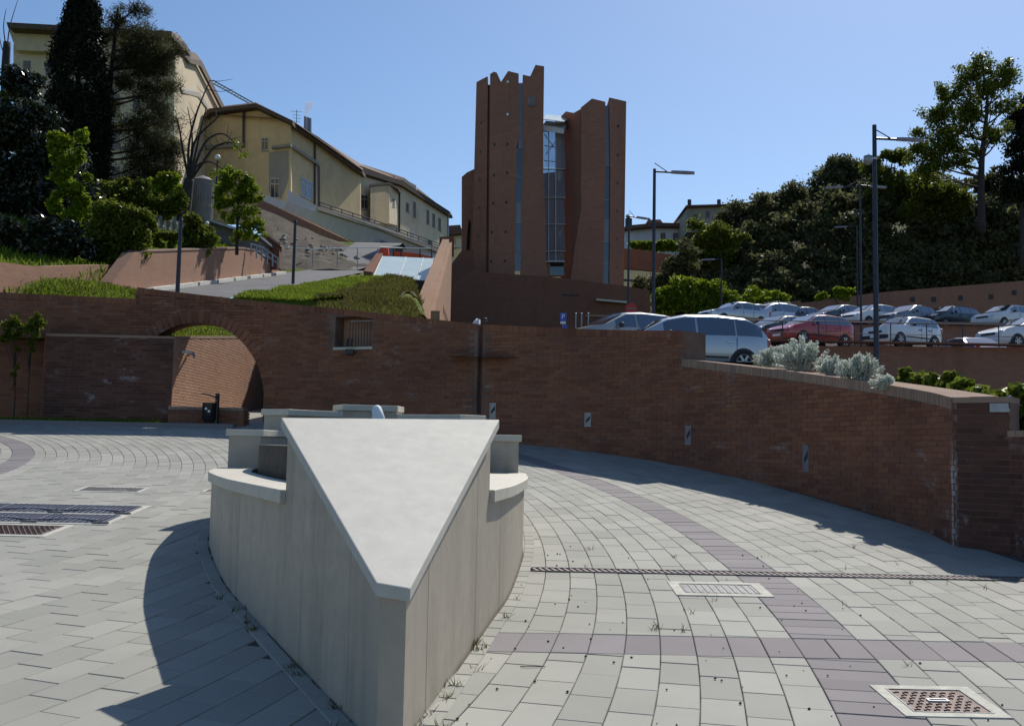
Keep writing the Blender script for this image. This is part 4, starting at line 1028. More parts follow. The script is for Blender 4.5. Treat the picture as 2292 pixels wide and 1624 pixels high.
facade([(461, 262), (455, 256), (468, 243), (545, 235), (572, 231), (655, 270), (655, 278), (572, 240), (545, 243), (470, 252)], lambda u: gy(u) - .9, 1.6).build('eave', M['eave'], yh)
facade([(651, 278), (650, 268), (715, 308), (800, 371), (812, 380), (812, 389), (800, 383), (712, 319)], lambda u: fy(u) - .9, 1.6).build('eave', M['eave'], yh)
rp = [pt(455, 254, 77), pt(651, 268, 74.2), pt(812, 381, 85), pt(815, 372, 92), pt(572, 229, 84), pt(468, 241, 86)]
b = MB(); b.add(rp, [(0, 1, 2, 3, 4, 5)]); rf = b.build('roof', M['roof'], yh)
facade([(797, 383), (800, 371), (806, 371), (900, 405), (1007, 474), (1012, 482), (1004, 482), (900, 415)], lambda u: fy2(u) - .8, 1.4).build('eave', M['eave'], yh)
b = MB(); b.add([pt(800, 371, fy2(800) - .7), pt(900, 404, fy2(900) - .7), pt(1008, 474, fy2(1004) - .7), pt(1000, 472, fy2(1004) + 5), pt(905, 398, fy2(900) + 6), pt(812, 368, fy2(800) + 5)], [(0, 1, 2, 3, 4, 5)]); b.build('roof', M['roof'], yh)
facade([(868, 414), (870, 402), (885, 398), (908, 402), (931, 415), (931, 432), (905, 420)], lambda u: fy2(u) + 2.5, 2).build('roof_dormer', M['stucco_grey'], yh)
facade([(876, 404), (876, 394), (884, 394), (884, 404)], lambda u: fy2(u) + 2.4, .5).build('chimney', M['brick_plinth'], yh)
for i, u in enumerate((683, 689, 694.5)):
    p0 = pt(u, 300, 79); p1 = pt(u, 261 + i * 2, 79); b = MB(); b.tube([p0, p1], .1, 10); b.build('flue', M['galv'], yh)
ab = MB(); ab.tube([pt(664, 285, 79), pt(664, 246, 79)], .025, 5)
for v, w in ((249, 13), (257, 9), (264, 9), (271, 8)): ab.tube([pt(664 - w, v, 79), pt(664 + w, v + 2, 79)], .015, 4)
ab.build('aerial', M['pole'], yh)
# string course, canopy, doorway, windows
facade([(607, 331), (607, 326), (651, 321), (651, 327)], lambda u: gy(u) - .5, .6).build('canopy', M['stucco_grey'], yh)
facade([(651, 327), (651, 321), (712, 362), (712, 369)], lambda u: fy(u) - .5, .6).build('canopy', M['stucco_grey'], yh)
facade([(461, 333), (461, 325), (545, 320), (545, 327)], lambda u: gy(u) - .3, .4).build('string_course', M['stucco_grey'], yh)
window(yh, 592.5, 308, 336, 15, gy)
facade([(602, 430), (602, 341), (622, 339), (646, 337), (646, 402), (630, 445)], lambda u: gy(u) - .02, .05).build('loggia_painted_shade', M['stucco_grey'], yh)  # thin grey panel, paints the shade under the canopy onto the end wall
window(yh, 615, 398, 444, 20, lambda u: gy(u) - .06, surround=False)
window(yh, 687, 402, 444, 26, fy, slope=.55)
window(yh, 802.5 + 13, 436, 468, 15, fy2, slope=.1)
facade([(712, 470), (712, 368), (716, 371), (716, 470)], lambda u: fy(u) - .1, .1).build('downpipe', M['pipe'], yh)
for u, v0, v1, mm in ((545, 243, 330, 'pipe'), (705, 315, 500, 'pipe'), (803, 384, 472, 'steel_white'), (894, 422, 520, 'pipe'), (1003, 482, 550, 'galv')):
    Yp = (gy(u) if u < 600 else (fy(u) if u < 800 else fy2(u))) - .15; b = MB(); b.tube([pt(u, v0, Yp), pt(u - (v1 - v0) * .004, v1, Yp)], .09, 8); b.build('downpipe', M[mm], yh)
facade([(829, 500), (829, 414), (871, 411), (871, 500)], lambda u: fy2(u) - 1.4, 1.4).build('bay_wall', M['stucco'], yh)
facade([(871.2, 500), (871.2, 411), (892, 424), (892, 505)], lin(871, fy2(871) - 1.4, 892, fy2(892)), .3).build('bay_wall', M['stucco_pale'], yh)
facade([(826, 417), (826, 412), (872, 408), (893, 421), (893, 425), (872, 413)], lambda u: fy2(u) - 1.6, 1.5).build('bay_eave', M['eave'], yh)
window(yh, 881, 445, 463, 5, lambda u: lin(871, fy2(871) - 1.4, 892, fy2(892))(u), 'shutter', .3)
for u, v0, v1, k in ((912, 454, 473, 'shutter'), (928, 452, 485, 'shutter'), (958, 470, 500, 'shutter'), (971, 478, 507, 'shutter'), (984, 488, 515, 'shutter'), (924, 512, 535, 'glass')): window(yh, u, v0, v1, 6, fy2, k, .5)
facade([(958, 552), (958, 535), (968, 541), (968, 560)], lambda u: fy2(u) - .04, .05).build('doorway', M['trim'], yh)
# white wall, ramp wall, walkway rail
ww = thing('white_retaining_wall', 'whitewashed wall under the yellow house with garage openings', 'wall', pt(720, 500, 72))
facade([(585, 432), (590, 435), (640, 452), (645, 425), (712, 462), (850, 505), (990, 562), (990, 600), (585, 600)], lambda u: fy(max(u, 651)) - 3.2 if u > 651 else gy(u) - 3.2, .4).build('wall_face', M['whitewash'], ww)
facade([(712, 470), (712, 462), (850, 504), (990, 560), (990, 568), (850, 514)], lambda u: fy(u) - 3.6, 3).build('walkway_slab', M['stucco_grey'], ww)
for u0, u1, v0, v1 in ((851, 868, 537, 566), (882, 902, 546, 566)):
    facade([(u0, v1), (u0, v0), (u1, v0 + 5), (u1, v1)], lambda u: fy(u) - 3.25, .04).build('garage_opening', M['glass'], ww)
rr = thing('walkway_railing', 'dark two-rail railing along the walkway of the yellow house', 'railing', pt(850, 505, fy(850) - 3.5))
for dv in (0, 9, 17):
    b = MB(); b.tube([pt(714, 452 + dv * .8, fy(714) - 3.5), pt(850, 497 + dv * .7, fy(850) - 3.5), pt(990, 548 + dv * .6, fy(990) - 3.5)], .05, 6); b.build('rail', M['pole'], rr)
for i in range(12):
    u = 716 + 24.5 * i; v = 452 + (u - 714) * .34; b = MB(); b.tube([pt(u, v, fy(u) - 3.5), pt(u, v + 17, fy(u) - 3.5)], .04, 5); b.build('post', M['pole'], rr)
rw = far_wall('sloping_brick_wall', 'brown brick ramp wall sloping down right below the white wall', [(560, 470), (585, 448), (606, 457), (700, 497), (760, 528), (830, 556), (838, 566), (838, 580), (780, 560), (700, 530), (600, 480)], lambda u: 69 + (u - 585) * .03, M['brick_far'], .6)
rs = thing('rubble_slope', 'stony rubble slope below the sloping brick wall', 'slope', pt(720, 560, 62))
b = MB(); b.grid([[(lambda p: (p.x, p.y, p.z + rnd.uniform(-.12, .12)))(pt(585 + 26 * i, (470 + 10.4 * i) * (1 - k / 9) + (608 - i * .6) * k / 9, 69 - k * 1.6 + i * .12)) for i in range(11)] for k in range(10)]); b.f = [f[::-1] for f in b.f]; b.build('rubble_face', M['rubble_soil'], rs)
for i in range(40):
    a = rnd.random(); c = rnd.random(); u = 620 + 190 * a; v = 500 + 75 * a + (70 - 60 * a) * c * .8; p = pt(u, v, 67 - 9 * c)
    b = MB(); r_ = rnd.uniform(.07, .2); b.lathe([(.02, -r_ * .5), (r_ * .8, -r_ * .3), (r_, 0), (r_ * .7, r_ * .4), (.02, r_ * .5)], p, 6); b.build('stone', M['stucco_grey'], rs)
# sunlit retaining walls along the road
rt = thing('roadside_retaining_wall', 'long sunlit brown retaining wall tapering to the road on the right', 'wall', (-11.2, 38, 7))
def face_x(poly, X, th=.35):                           # outline as seen, on the plane x = X
    b = MB(); fr = []
    for u, v in poly:
        d = _F + _R * ((u - 1146) / FPX) - _U * ((v - 812) / FPX); fr.append(EYE + d * (X / d.x))
    n = len(fr); bk = [p - Vector((th, 0, 0)) for p in fr]
    a = sum(poly[i][0] * poly[(i + 1) % n][1] - poly[(i + 1) % n][0] * poly[i][1] for i in range(n)); idx = list(range(n)) if a < 0 else list(range(n))[::-1]
    return b.add(fr + bk, [tuple(idx), tuple(n + i for i in idx[::-1])] + [(idx[(k + 1) % n], idx[k], n + idx[k], n + idx[(k + 1) % n]) for k in range(n)])
face_x([(250, 690), (250, 632), (275, 600), (300, 566), (320, 563), (440, 559), (545, 556), (570, 561), (625, 605), (627, 620), (430, 650), (430, 690)], -11.05).build('wall_face', M['brick_ret'], rt)
face_x([(318, 563.5), (322, 560), (440, 556), (545, 553), (572, 558), (570, 561.5), (545, 556.5), (440, 559.5)], -11.02, .45).build('coping', M['cap'], rt)
rt2 = thing('curved_retaining_wall', 'low curving brown retaining wall at the far left above the grass strip', 'wall', (-11.6, 26, 5))
face_x([(-120, 660), (-120, 575), (0, 586), (60, 594), (110, 596), (180, 594), (248, 592), (252, 610), (252, 665)], -11.55).build('wall_face', M['brick_ret'], rt2)
kl = thing('kerb_line', 'pale kerb line at the foot of the roadside retaining wall', 'kerb', (-11, 36, 6.6))
for i in range(9):
    y0, y1 = 28.5 + i * 2.25, 28.5 + (i + 1) * 2.25 - .25; b = MB()
    b.hexa([(-11.05, y0, zl(-9.5, y0)), (-10.85, y0, zl(-9.5, y0)), (-10.85, y1, zl(-9.5, y1)), (-11.05, y1, zl(-9.5, y1))], [(-11.05, y0, zl(-9.5, y0) + .17), (-10.85, y0, zl(-9.5, y0) + .17), (-10.85, y1, zl(-9.5, y1) + .17), (-11.05, y1, zl(-9.5, y1) + .17)]); b.build('kerb_stone', M['white_line'], kl)
# big building on the left hill
lb = thing('tall_stucco_building', 'tall cream building with deep eaves behind the pine and cypress', 'house', (-23, 66, 18))
fq = lambda u: 66 - (390 - u) * .0035 * 2.2
sq = lin(390, 66, 495, 84.5)
facade([(30, 520), (30, 100), (392, 122), (392, 520)], fq, .4).build('front_wall', M['stucco_cream'], lb)
facade([(392.2, 520), (392.2, 90), (412, 108), (436, 130), (494, 248), (494, 520)], sq, .4).build('side_wall', M['stucco_cream'], lb)
facade([(18, 62), (14, 50), (384, 70), (384, 80)], lambda u: fq(u) - 1.2, 1.6).build('eave', M['eave'], lb)
facade([(36, 112), (18, 63), (384, 81), (392, 128)], lambda u: fq(u) - .45, .5).build('cornice', M['stucco_cream'], lb)
facade([(384, 80), (384, 70), (400, 78), (412, 98), (412, 108), (398, 90)], lambda u: sq(u) - 1.2, 1.6).build('eave', M['eave'], lb)
facade([(410, 122), (410, 112), (437, 118), (500, 243), (496, 250), (434, 130)], lambda u: sq(u) - 1.2, 1.6).build('eave', M['eave'], lb)
facade([(376, 480), (376, 180), (390, 172), (390, 480)], lambda u: fq(u) - .25, .3).build('pilaster', M['stucco_pale'], lb)
facade([(402, 200), (400, 193), (440, 200), (458, 225), (490, 280), (490, 288), (456, 238), (438, 210)], lambda u: sq(u) - .6, .7).build('string_course', M['stucco_grey'], lb)
facade([(409, 420), (409, 130), (416, 138), (416, 420)], lambda u: sq(u) - .3, .3).build('pilaster', M['stucco_grey'], lb)
for u in (60, 110, 160, 210, 260, 305, 350):
    for v0, v1 in ((140, 172), (208, 244), (290, 332), (370, 410)): window(lb, u, v0 + (u - 200) * .03, v1 + (u - 200) * .03, 16, fq, 'shutter')
facade([(30, 268), (30, 262), (376, 270), (376, 276)], lambda u: fq(u) - .2, .25).build('string_course', M['stucco_grey'], lb)
for u, v0, v1 in ((424, 215, 250), (443, 250, 280), (424, 290, 340), (446, 300, 345)): window(lb, u, v0, v1, 6, sq, 'shutter', .9)
# far houses beyond the car park
h1 = thing('pale_far_house', 'pale low house with shutters beyond the hedge right of the towers', 'house', pt(1470, 545, 118))
facade([(1398, 575), (1398, 512), (1470, 500), (1545, 505), (1545, 575)], 118, 6).build('wall', M['whitewash'], h1)
facade([(1394, 514), (1400, 505), (1440, 501), (1472, 498), (1548, 500), (1548, 508), (1470, 506)], 117, 8).build('roof', M['roof'], h1)
facade([(1447, 498), (1450, 492), (1478, 491), (1484, 499)], 119, 3).build('roof_hutch', M['roof'], h1)
for u in (1484, 1512): window(h1, u, 521, 540, 11, 118, 'shutter')
for u in (1403, 1411): b = MB(); b.tube([pt(u, 508, 118), pt(u, 489, 118)], .2, 8); b.build('chimney_pot', M['pole'], h1)
h2 = thing('grey_far_house', 'grey stucco house with flat eave half hidden by the wooded hill', 'house', pt(1600, 520, 112))
facade([(1538, 520), (1538, 462), (1680, 455), (1680, 520)], 112, 8).build('wall', M['stucco_grey'], h2)
facade([(1535, 463), (1536, 459), (1640, 456), (1684, 452), (1684, 457)], 111.4, 9).build('roof', M['roof'], h2)
for u, v0, v1 in ((1556, 479, 490), (1584, 472, 487)): window(h2, u, v0, v1, 8, 112, 'shutter')
for u, v0 in ((1543, 447), (1609, 447)): b = MB(); b.tube([pt(u, 460, 113), pt(u, v0, 113)], .22, 7); b.build('chimney', M['pole'], h2)
h3 = thing('tiled_far_house', 'small tiled house glimpsed between the yellow house and the tower', 'house', pt(1018, 550, 125))
facade([(1002, 570), (1002, 524), (1034, 520), (1034, 570)], 125, 5).build('wall', M['stucco_pale'], h3)
facade([(1000, 526), (1003, 505), (1030, 503), (1036, 522)], 124, 6).build('roof', M['roof'], h3)
window(h3, 1016, 533, 543, 6, 125, 'shutter')
# ------------------------------------------------------------------ lamp posts, signs, railing
def zpark(x, y):
    if y < 40: return ZT1(y)
    return 5.68 + .1 * (y - 40.4) if y < 56.3 else 8.5 + .09 * (y - 56.4)
def lamp_post(u, v, Y, zb, arms, label, r=.075, dome=False, lean=0.0):
    top = pt(u, v, Y); t = thing('street_lamp', label, 'street lamp', (top.x, top.y, zb), 'car park lamps')
    b = MB(); b.tube([(top.x, top.y, zb), (top.x, top.y, (zb + top.z) / 2), (top.x, top.y, top.z)], [r, r * .95, r * .8], 10); b.build('pole', M['pole'], t)
    b = MB(); b.lathe([(r * 2.2, 0), (r * 2.2, .04), (r * 1.4, .12), (r, .3)], (top.x, top.y, zb), 12); b.build('base', M['pole'], t)
    for sx, sy, ln, dz in arms:
        d = Vector((sx, sy, 0)).normalized(); a = Vector((top.x, top.y, top.z - dz)); e = a + d * ln + Vector((0, 0, -.06 * ln))
        b = MB(); b.tube([a, e], r * .5, 7); ar = b.build('arm', M['pole'], t)
        b = MB(); b.tube([a + Vector((0, 0, .32)), a.lerp(e, .75)], r * .22, 5); b.build('stay', M['pole'], ar)
        hd = e + d * .38; M3 = Matrix.Rotation(math.atan2(d.y, d.x), 3, 'Z'); b = MB()
        pr = [(-.42, .08), (-.2, .12), (.15, .13), (.42, .07)]
        rows_ = []
        for px, pw in pr: rows_.append([tuple(hd + M3 @ Vector((px, yy * pw, zz)) + Vector((0, 0, -.05 * (px + .4)))) for yy, zz in ((-1, 0), (-.7, .06), (.7, .06), (1, 0), (.8, -.03), (-.8, -.03), (-1, 0))])
        b.grid(rows_); b.f += [tuple(range(6))[::-1], tuple(range(21, 27))]; b.build('lamp_head', M['galv'], ar)
    if dome:
        p = Vector((top.x - .25, top.y - .1, top.z - 1.25)); b = MB(); b.box((top.x - .1, top.y - .05, p.z + .12), (.3, .06, .06)); b.build('camera_bracket', M['steel_white'], t)
        b = MB(); b.lathe([(.02, .2), (.14, .18), (.15, .05), (.12, -.06), (.05, -.12), (.01, -.13)], p, 14); b.build('dome_camera', M['galv'], t, smooth=True)
    return t
lamp_post(1957, 280, 33, ZT1(33), [(1, -.1, .75, .45)], 'tall dark lamp post with a single right arm and dome camera before the white hatchback', .085, True)
lamp_post(1465, 378, 37, ZT1(37), [(1, -.1, .65, .1)], 'dark lamp post with one short right arm rising behind the silver cars', .07)
lamp_post(1408, 482, 58, ZT1(58), [(1, .3, .5, .05), (-.2, -1, .3, .2)], 'distant lamp post beside the right tower, lower than its neighbour', .07)
lamp_post(1615, 578, 64, 8.6, [(-1, .1, .45, .05)], 'short distant lamp post in front of the low green bushes', .065)
lamp_post(1925, 412, 52, 6.4, [(-1, .1, .9, .1), (1, .1, .6, .05)], 'thin lamp post with paired arms just left of the tallest lamp post', .06)
lamp_post(1918, 505, 70, 9.6, [(-1, .1, .7, .05)], 'faint far lamp post left of the tallest lamp against the wooded hill', .06)
for u, v, Y, lab in ((405, 490, 27.5, 'plain dark pole rising behind the arch wall at left'), (661, 495, 38, 'plain dark pole on the bank beside the road bend')):
    p = pt(u, v, Y); zb = zl(-9.0, Y) - .2; t = thing('lamp_pole', lab, 'pole', (p.x, p.y, zb)); b = MB(); b.tube([(p.x, p.y, zb), tuple(p)], [.06, .05], 9); b.build('pole', M['pole'], t)
    b = MB(); b.lathe([(.12, 0), (.12, .05), (.06, .25)], (p.x, p.y, zb), 10); b.build('base', M['pole'], t)
    b = MB(); b.tube([tuple(p - Vector((0, 0, .04))), tuple(p + Vector((.0, 0, .05)))], [.065, .03], 9); b.build('cap', M['pole'], t)
for u, v, Y, lab in ((487, 352, 62, 'white globe lamp standing in front of the yellow house end wall'), (462 + 175, 0, 0, ''), (421, 492, 50, '')):
    if not lab: continue
    p = pt(u, v, Y); t = thing('globe_lamp', lab, 'street lamp', (p.x, p.y, p.z - 3)); b = MB(); b.tube([(p.x, p.y, p.z - 3), tuple(p)], .05, 7); b.build('post', M['pole'], t)
    b = MB(); b.lathe([(.01, -.18), (.13, -.12), (.18, 0), (.13, .12), (.01, .18)], p, 12); b.build('globe', M['white'], t, smooth=True)
for u, v, lab in ((463, 500, 'small white globe lamp low on the bank beside the corrugated tank'), (418, 493, 'small white globe lamp left of the corrugated tank')):
    p = pt(u + 0, v, 46); t = thing('globe_lamp', lab, 'street lamp', (p.x, p.y, p.z - 1.2)); b = MB(); b.tube([(p.x, p.y, p.z - 1.2), tuple(p)], .03, 7); b.build('post', M['pole'], t)
    b = MB(); b.lathe([(.01, -.1), (.08, -.06), (.11, 0), (.08, .06), (.01, .1)], p, 12); b.build('globe', M['white'], t, smooth=True)
def text_part(body, size, loc, rot, mat, par, name='lettering'):
    c = bpy.data.curves.new(name, 'FONT'); c.body = body; c.size = size; c.extrude = .004; c.align_x = 'CENTER'; c.align_y = 'CENTER'
    o = bpy.data.objects.new(name, c); dg = bpy.context.evaluated_depsgraph_get(); COL.objects.link(o); bpy.context.view_layer.update()
    me = bpy.data.meshes.new_from_object(o.evaluated_get(bpy.context.evaluated_depsgraph_get())); bpy.data.objects.remove(o)
    me.materials.clear(); me.materials.append(mat); n = bpy.data.objects.new(name, me); COL.objects.link(n); n.parent = par; n.location = Vector(loc) - Vector(par['_o']); n.rotation_euler = rot; return n
p = pt(1260.5, 709, 42); ps = thing('parking_sign', 'blue square parking sign with a white letter P behind the curved wall', 'sign', (p.x, p.y, ZT1(40)))
b = MB(); b.tube([(p.x, p.y + .03, ZT1(40)), (p.x, p.y + .03, p.z + .1)], .03, 7); b.build('post', M['galv'], ps)
b = MB(); b.box((p.x, p.y, p.z), (.26, .02, .34)); b.build('plate', M['sign_blue'], ps)
text_part('P', .3, (p.x, p.y - .016, p.z), (math.pi / 2, 0, 0), M['white'], ps)
b = MB(); b.box((p.x, p.y, p.z - .24), (.22, .02, .1)); b.build('sub_plate', M['white'], ps)
b = MB(); b.box((p.x + .08, p.y + .01, p.z - .42), (.2, .02, .2)); b.build('lower_plate', M['sign_blue'], ps)
p = pt(1413, 690, 44); ns = thing('no_entry_sign', 'round red sign seen above the roof of the dark-roofed car', 'sign', (p.x, p.y, ZT1(40)))
b = MB(); b.tube([(p.x, p.y + .04, ZT1(40)), (p.x, p.y + .04, p.z)], .03, 7); b.build('post', M['galv'], ns)
b = MB(); b.lathe([(0, 0), (.24, 0), (.24, .02), (0, .02)], p, 22, 'y'); b.build('disc', M['red'], ns)
b = MB(); b.box((p.x, p.y - .012, p.z), (.3, .012, .08)); b.build('bar', M['shutter'], ns)
for i, u in enumerate((1289, 1302, 1317)):
    p = pt(u, 702, 50); t = thing('bollard', 'slim pale post before the plinth, %s of three right of the parking sign' % ('first', 'second', 'third')[i], 'bollard', (p.x, p.y, p.z - 1.6), 'slim posts before the plinth')
    b = MB(); b.tube([(p.x, p.y, p.z - 1.6), tuple(p)], .035, 7); b.build('post', M['galv'], t); b = MB(); b.lathe([(.04, 0), (.04, .03), (.01, .05)], p, 8); b.build('cap', M['steel_white'], t)
# car park railing on the terrace wall
rg = thing('car_park_railing', 'dark thin railing along the terrace wall before the nearer car row', 'railing', (12, 40.2, 5.7))
for zz in (.95, .5):
    b = MB(); b.tube([(7.6, 40.25, 5.72 + zz), (18, 40.25, 5.72 + zz), (30, 40.25, 5.72 + zz)], .022 if zz > .9 else .012, 6); b.build('rail', M['pole'], rg)
for i in range(16):
    b = MB(); b.tube([(7.8 + 1.42 * i, 40.25, 5.7), (7.8 + 1.42 * i, 40.25, 6.68)], .022, 6); b.build('post', M['pole'], rg)

# ------------------------------------------------------------------ cars
def car(label, kind, loc, heading, paint, group=None, L=4.1, Wd=1.72, H=1.46, rack=False, pz=0.0):
    t = thing('parked_car', label, 'car', (0, 0, 0), group)
    if kind == 'mpv':
        L, Wd, H = 4.3, 1.78, 1.6; top = [(-.5, .62), (-.492, .95), (-.47, 1.12), (-.42, 1.38), (-.34, 1.54), (-.15, 1.6), (.05, 1.57), (.17, 1.45), (.34, 1.05), (.42, .95), (.48, .8), (.5, .55)]
        belt = [(-.5, 1.0), (.3, .93), (.5, .7)]; win = [(-.44, -.27), (-.26, -.02), (-.005, .2)]; ws = (.19, .335); rwn = (-.478, -.42)
    elif kind == 'hatch':                              # boxy eighties hatchback
        L, Wd, H = 3.7, 1.58, 1.42; top = [(-.5, .6), (-.495, .86), (-.47, .98), (-.4, 1.33), (-.33, 1.41), (-.05, 1.42), (.06, 1.37), (.2, .98), (.3, .93), (.47, .86), (.49, .7), (.5, .5)]
        belt = [(-.5, .92), (.2, .9), (.5, .75)]; win = [(-.4, -.27), (-.26, -.08), (-.07, .12)]; ws = (.07, .195); rwn = (-.468, -.405)
    elif kind == 'compact':
        top = [(-.5, .6), (-.49, .9), (-.47, 1.05), (-.4, 1.32), (-.28, 1.43), (-.08, 1.46), (.05, 1.41), (.23, 1.02), (.3, .97), (.42, .84), (.485, .68), (.5, .5)]
        belt = [(-.5, .98), (.25, .9), (.5, .68)]; win = [(-.4, -.24), (-.23, -.03), (-.015, .15)]; ws = (.06, .225); rwn = (-.465, -.41)
    else:                                              # saloon / estate
        L = 4.4; H = 1.44; top = [(-.5, .6), (-.495, .85), (-.44, .98), (-.36, 1.05), (-.24, 1.38), (-.1, 1.44), (.04, 1.4), (.2, 1.0), (.28, .95), (.42, .84), (.485, .68), (.5, .5)]
        belt = [(-.5, .95), (.2, .9), (.5, .68)]; win = [(-.3, -.19), (-.18, -.02), (-.005, .13)]; ws = (.05, .195); rwn = (-.355, -.255)
    ft, fb = ramp_of(top), ramp_of(belt); hw = Wd / 2
    def w(x): e = abs(x) / .5; return hw * (1 - .16 * max(0, (e - .72) / .28) ** 2)
    def sec(x):
        zt_, zb_ = ft(x), min(fb(x), ft(x) - .02); ww = w(x); tt = max(0, (zt_ - zb_ - .03) / (H - .92)); wt = ww * (1 - .24 * min(1.1, tt) - (.1 if zt_ < .75 else .04))
        return ww, zb_, wt, zt_
    def ring_(x):
        ww, zb_, wt, zt_ = sec(x); z0 = .24
        half = [(ww * .9, z0), (ww * .98, z0 + .14), (ww, min(.58, zb_ * .72)), (ww * .985, zb_), (wt + (ww - wt) * .08, zt_ - (zt_ - zb_) * .1), (wt * .86, zt_ - .002), (wt * .45, zt_ + .012)]
        return [(x * L, y, z) for y, z in half] + [(x * L, 0, zt_ + .016)] + [(x * L, -y, z) for y, z in half[::-1]]
    xs_ = sorted(set([-.5, -.497, -.49, -.48] + [p_[0] for p_ in top] + [i / 24 - .5 for i in range(1, 24)] + [.48, .495]))
    b = MB(); R_ = [ring_(x) for x in xs_]; b.grid(R_); k_ = len(R_[0]); n_ = len(R_)
    b.f += [tuple(range(k_)), tuple((n_ - 1) * k_ + i for i in range(k_))[::-1]]
    b.f += [(i * k_, (i + 1) * k_, (i + 2) * k_ - 1, (i + 1) * k_ - 1) for i in range(n_ - 1)]
    body = b.build('body', paint, t, angle=32)
    bm = bmesh.new(); bm.from_mesh(body.data); bmesh.ops.recalc_face_normals(bm, faces=bm.faces); bm.to_mesh(body.data); bm.free()
    def sp(x, f, side, out=.008):                      # point on glasshouse flank
        ww, zb_, wt, zt_ = sec(x); y0, z0, y1, z1 = ww * .985, zb_, wt + (ww - wt) * .08, zt_ - (zt_ - zb_) * .1
        n = Vector((0, z1 - z0, -(y1 - y0))).normalized(); return (x * L, side * (y0 + (y1 - y0) * f + n.y * out), z0 + (z1 - z0) * f + n.z * out)
    for sd_ in (1, -1):
        for a, e in win:
            b = MB(); rows_ = [[sp(a + (e - a) * i / 6, f, sd_) for f in (.1, .5, .93)] for i in range(7)]
            rows_ = [r for r in rows_ if r[2][2] - r[0][2] > .06]
            if len(rows_) > 1:
                b.grid(rows_)
                if sd_ < 0: b.f = [f[::-1] for f in b.f]
                b.build('side_window', M['car_glass'], t, smooth=True)
        for x in (win[1][1] + .004, win[0][1] + .004):     # door shut lines
            b = MB(); ww, zb_, _, _ = sec(x); b.box((x * L, sd_ * ww * .992, (.36 + zb_) / 2), (.012, .02, zb_ - .36)); b.build('door_seam', M['trim'], t)
        for x in (win[1][0] + .03, win[2][0] + .02):
            ww, zb_, _, _ = sec(x); b = MB(); b.box((x * L + .03, sd_ * (ww + .008), zb_ - .12), (.17, .03, .03)); b.build('door_handle', M['trim'] if kind == 'hatch' else paint, t)
        ww, zb_, _, _ = sec(win[2][1]); b = MB(); b.lathe([(.01, -.07), (.07, -.05), (.08, .02), (.06, .07), (.01, .08)], (win[2][1] * L - .1, sd_ * (ww + .1), zb_ + .08), 10); b.build('mirror', M['trim'], t, smooth=True)
        b = MB(); b.box((0, sd_ * (hw + .003), .45), (L * .42, .016, .05)); b.build('side_strip', M['trim'], t)
        b = MB(); ww = w(.46); b.lathe([(.005, -.09), (.09, -.05), (.11, .02), (.08, .08), (.005, .1)], (.462 * L, sd_ * ww * .78, .67), 10); b.build('headlight', M['head'], t, smooth=True)
        b = MB(); b.box((-.488 * L, sd_ * w(.48) * .9, .86), (.1, .18, .24)); b.build('tail_light', M['tail'], t, bevel=.03)
    def topstrip(a, e, name, f0=.84):
        b = MB(); rows_ = []
        for i in range(6):
            x = a + (e - a) * i / 5; ww, zb_, wt, zt_ = sec(x); ff = f0 if abs(i - (0 if a > 0 else 5)) else f0
            rows_.append([(x * L, y * wt * f0, zt_ + .012 + (.012 if abs(y) < .6 else 0)) for y in (-1, -.5, 0, .5, 1)])
        b.grid(rows_); b.f = [f[::-1] for f in b.f]; dx = .008 if a > 0 else -.008; b.v = [(x + dx * 1.5, y, z + .004) for x, y, z in b.v]; b.build(name, M['car_glass'], t, smooth=True)
    topstrip(ws[0], ws[1], 'windscreen'); topstrip(rwn[0], rwn[1], 'rear_window')
    b = MB(); b.box((.497 * L, 0, .4), (.06, Wd * .86, .17)); b.build('front_bumper', M['trim'] if kind == 'hatch' else paint, t, bevel=.03)
    b = MB(); b.box((-.497 * L, 0, .44), (.06, Wd * .86, .2)); b.build('rear_bumper', M['trim'] if kind == 'hatch' else paint, t, bevel=.03)
    b = MB(); b.box((.497 * L, 0, .62), (.03, Wd * .44, .09)); b.build('grille', M['trim'], t)
    b = MB(); b.box((.497 * L + .032, 0, .42), (.01, .48, .11)); b.build('number_plate', M['white'], t)
    for x in (-.31, .31):
        for sd_ in (1, -1):
            r_ = .33 if kind == 'mpv' else .29; yc = sd_ * (w(x) - .095)
            b = MB(); b.lathe([(r_ + .055, -.1), (r_ + .055, .1)] if False else [(.0, -.1), (r_ + .05, -.1), (r_ + .05, .104), (.0, .104)], (x * L, yc, r_ + .0), 22, 'y'); b.build('wheel_arch', M['trim'], t)
            b = MB(); b.lathe([(r_ * .66, -.1), (r_ * .95, -.1), (r_, -.06), (r_, .06), (r_ * .95, .112), (r_ * .66, .114)], (x * L, yc + (0 if sd_ > 0 else -.0), r_), 22, 'y')
            if sd_ < 0: b.v = [(vx, 2 * yc - vy, vz) for vx, vy, vz in b.v]; b.f = [f[::-1] for f in b.f]
            wh = b.build('wheel', M['tyre'], t, angle=35)
            b = MB(); b.lathe([(r_ * .68, .085), (r_ * .66, .118), (r_ * .55, .105), (r_ * .16, .1), (.02, .118)], (x * L, yc, r_), 22, 'y')
            for q in range(6):
                aa = q * math.pi / 3; b.box((x * L + math.cos(aa) * r_ * .38, yc + .112, r_ + math.sin(aa) * r_ * .38), (.06, .012, r_ * .5), 0, Matrix.Rotation(math.pi / 2 - aa, 3, 'Y'))
            if sd_ < 0: b.v = [(vx, 2 * yc - vy, vz) for vx, vy, vz in b.v]; b.f = [f[::-1] for f in b.f]
            b.build('rim', M['rim'], wh, angle=35)
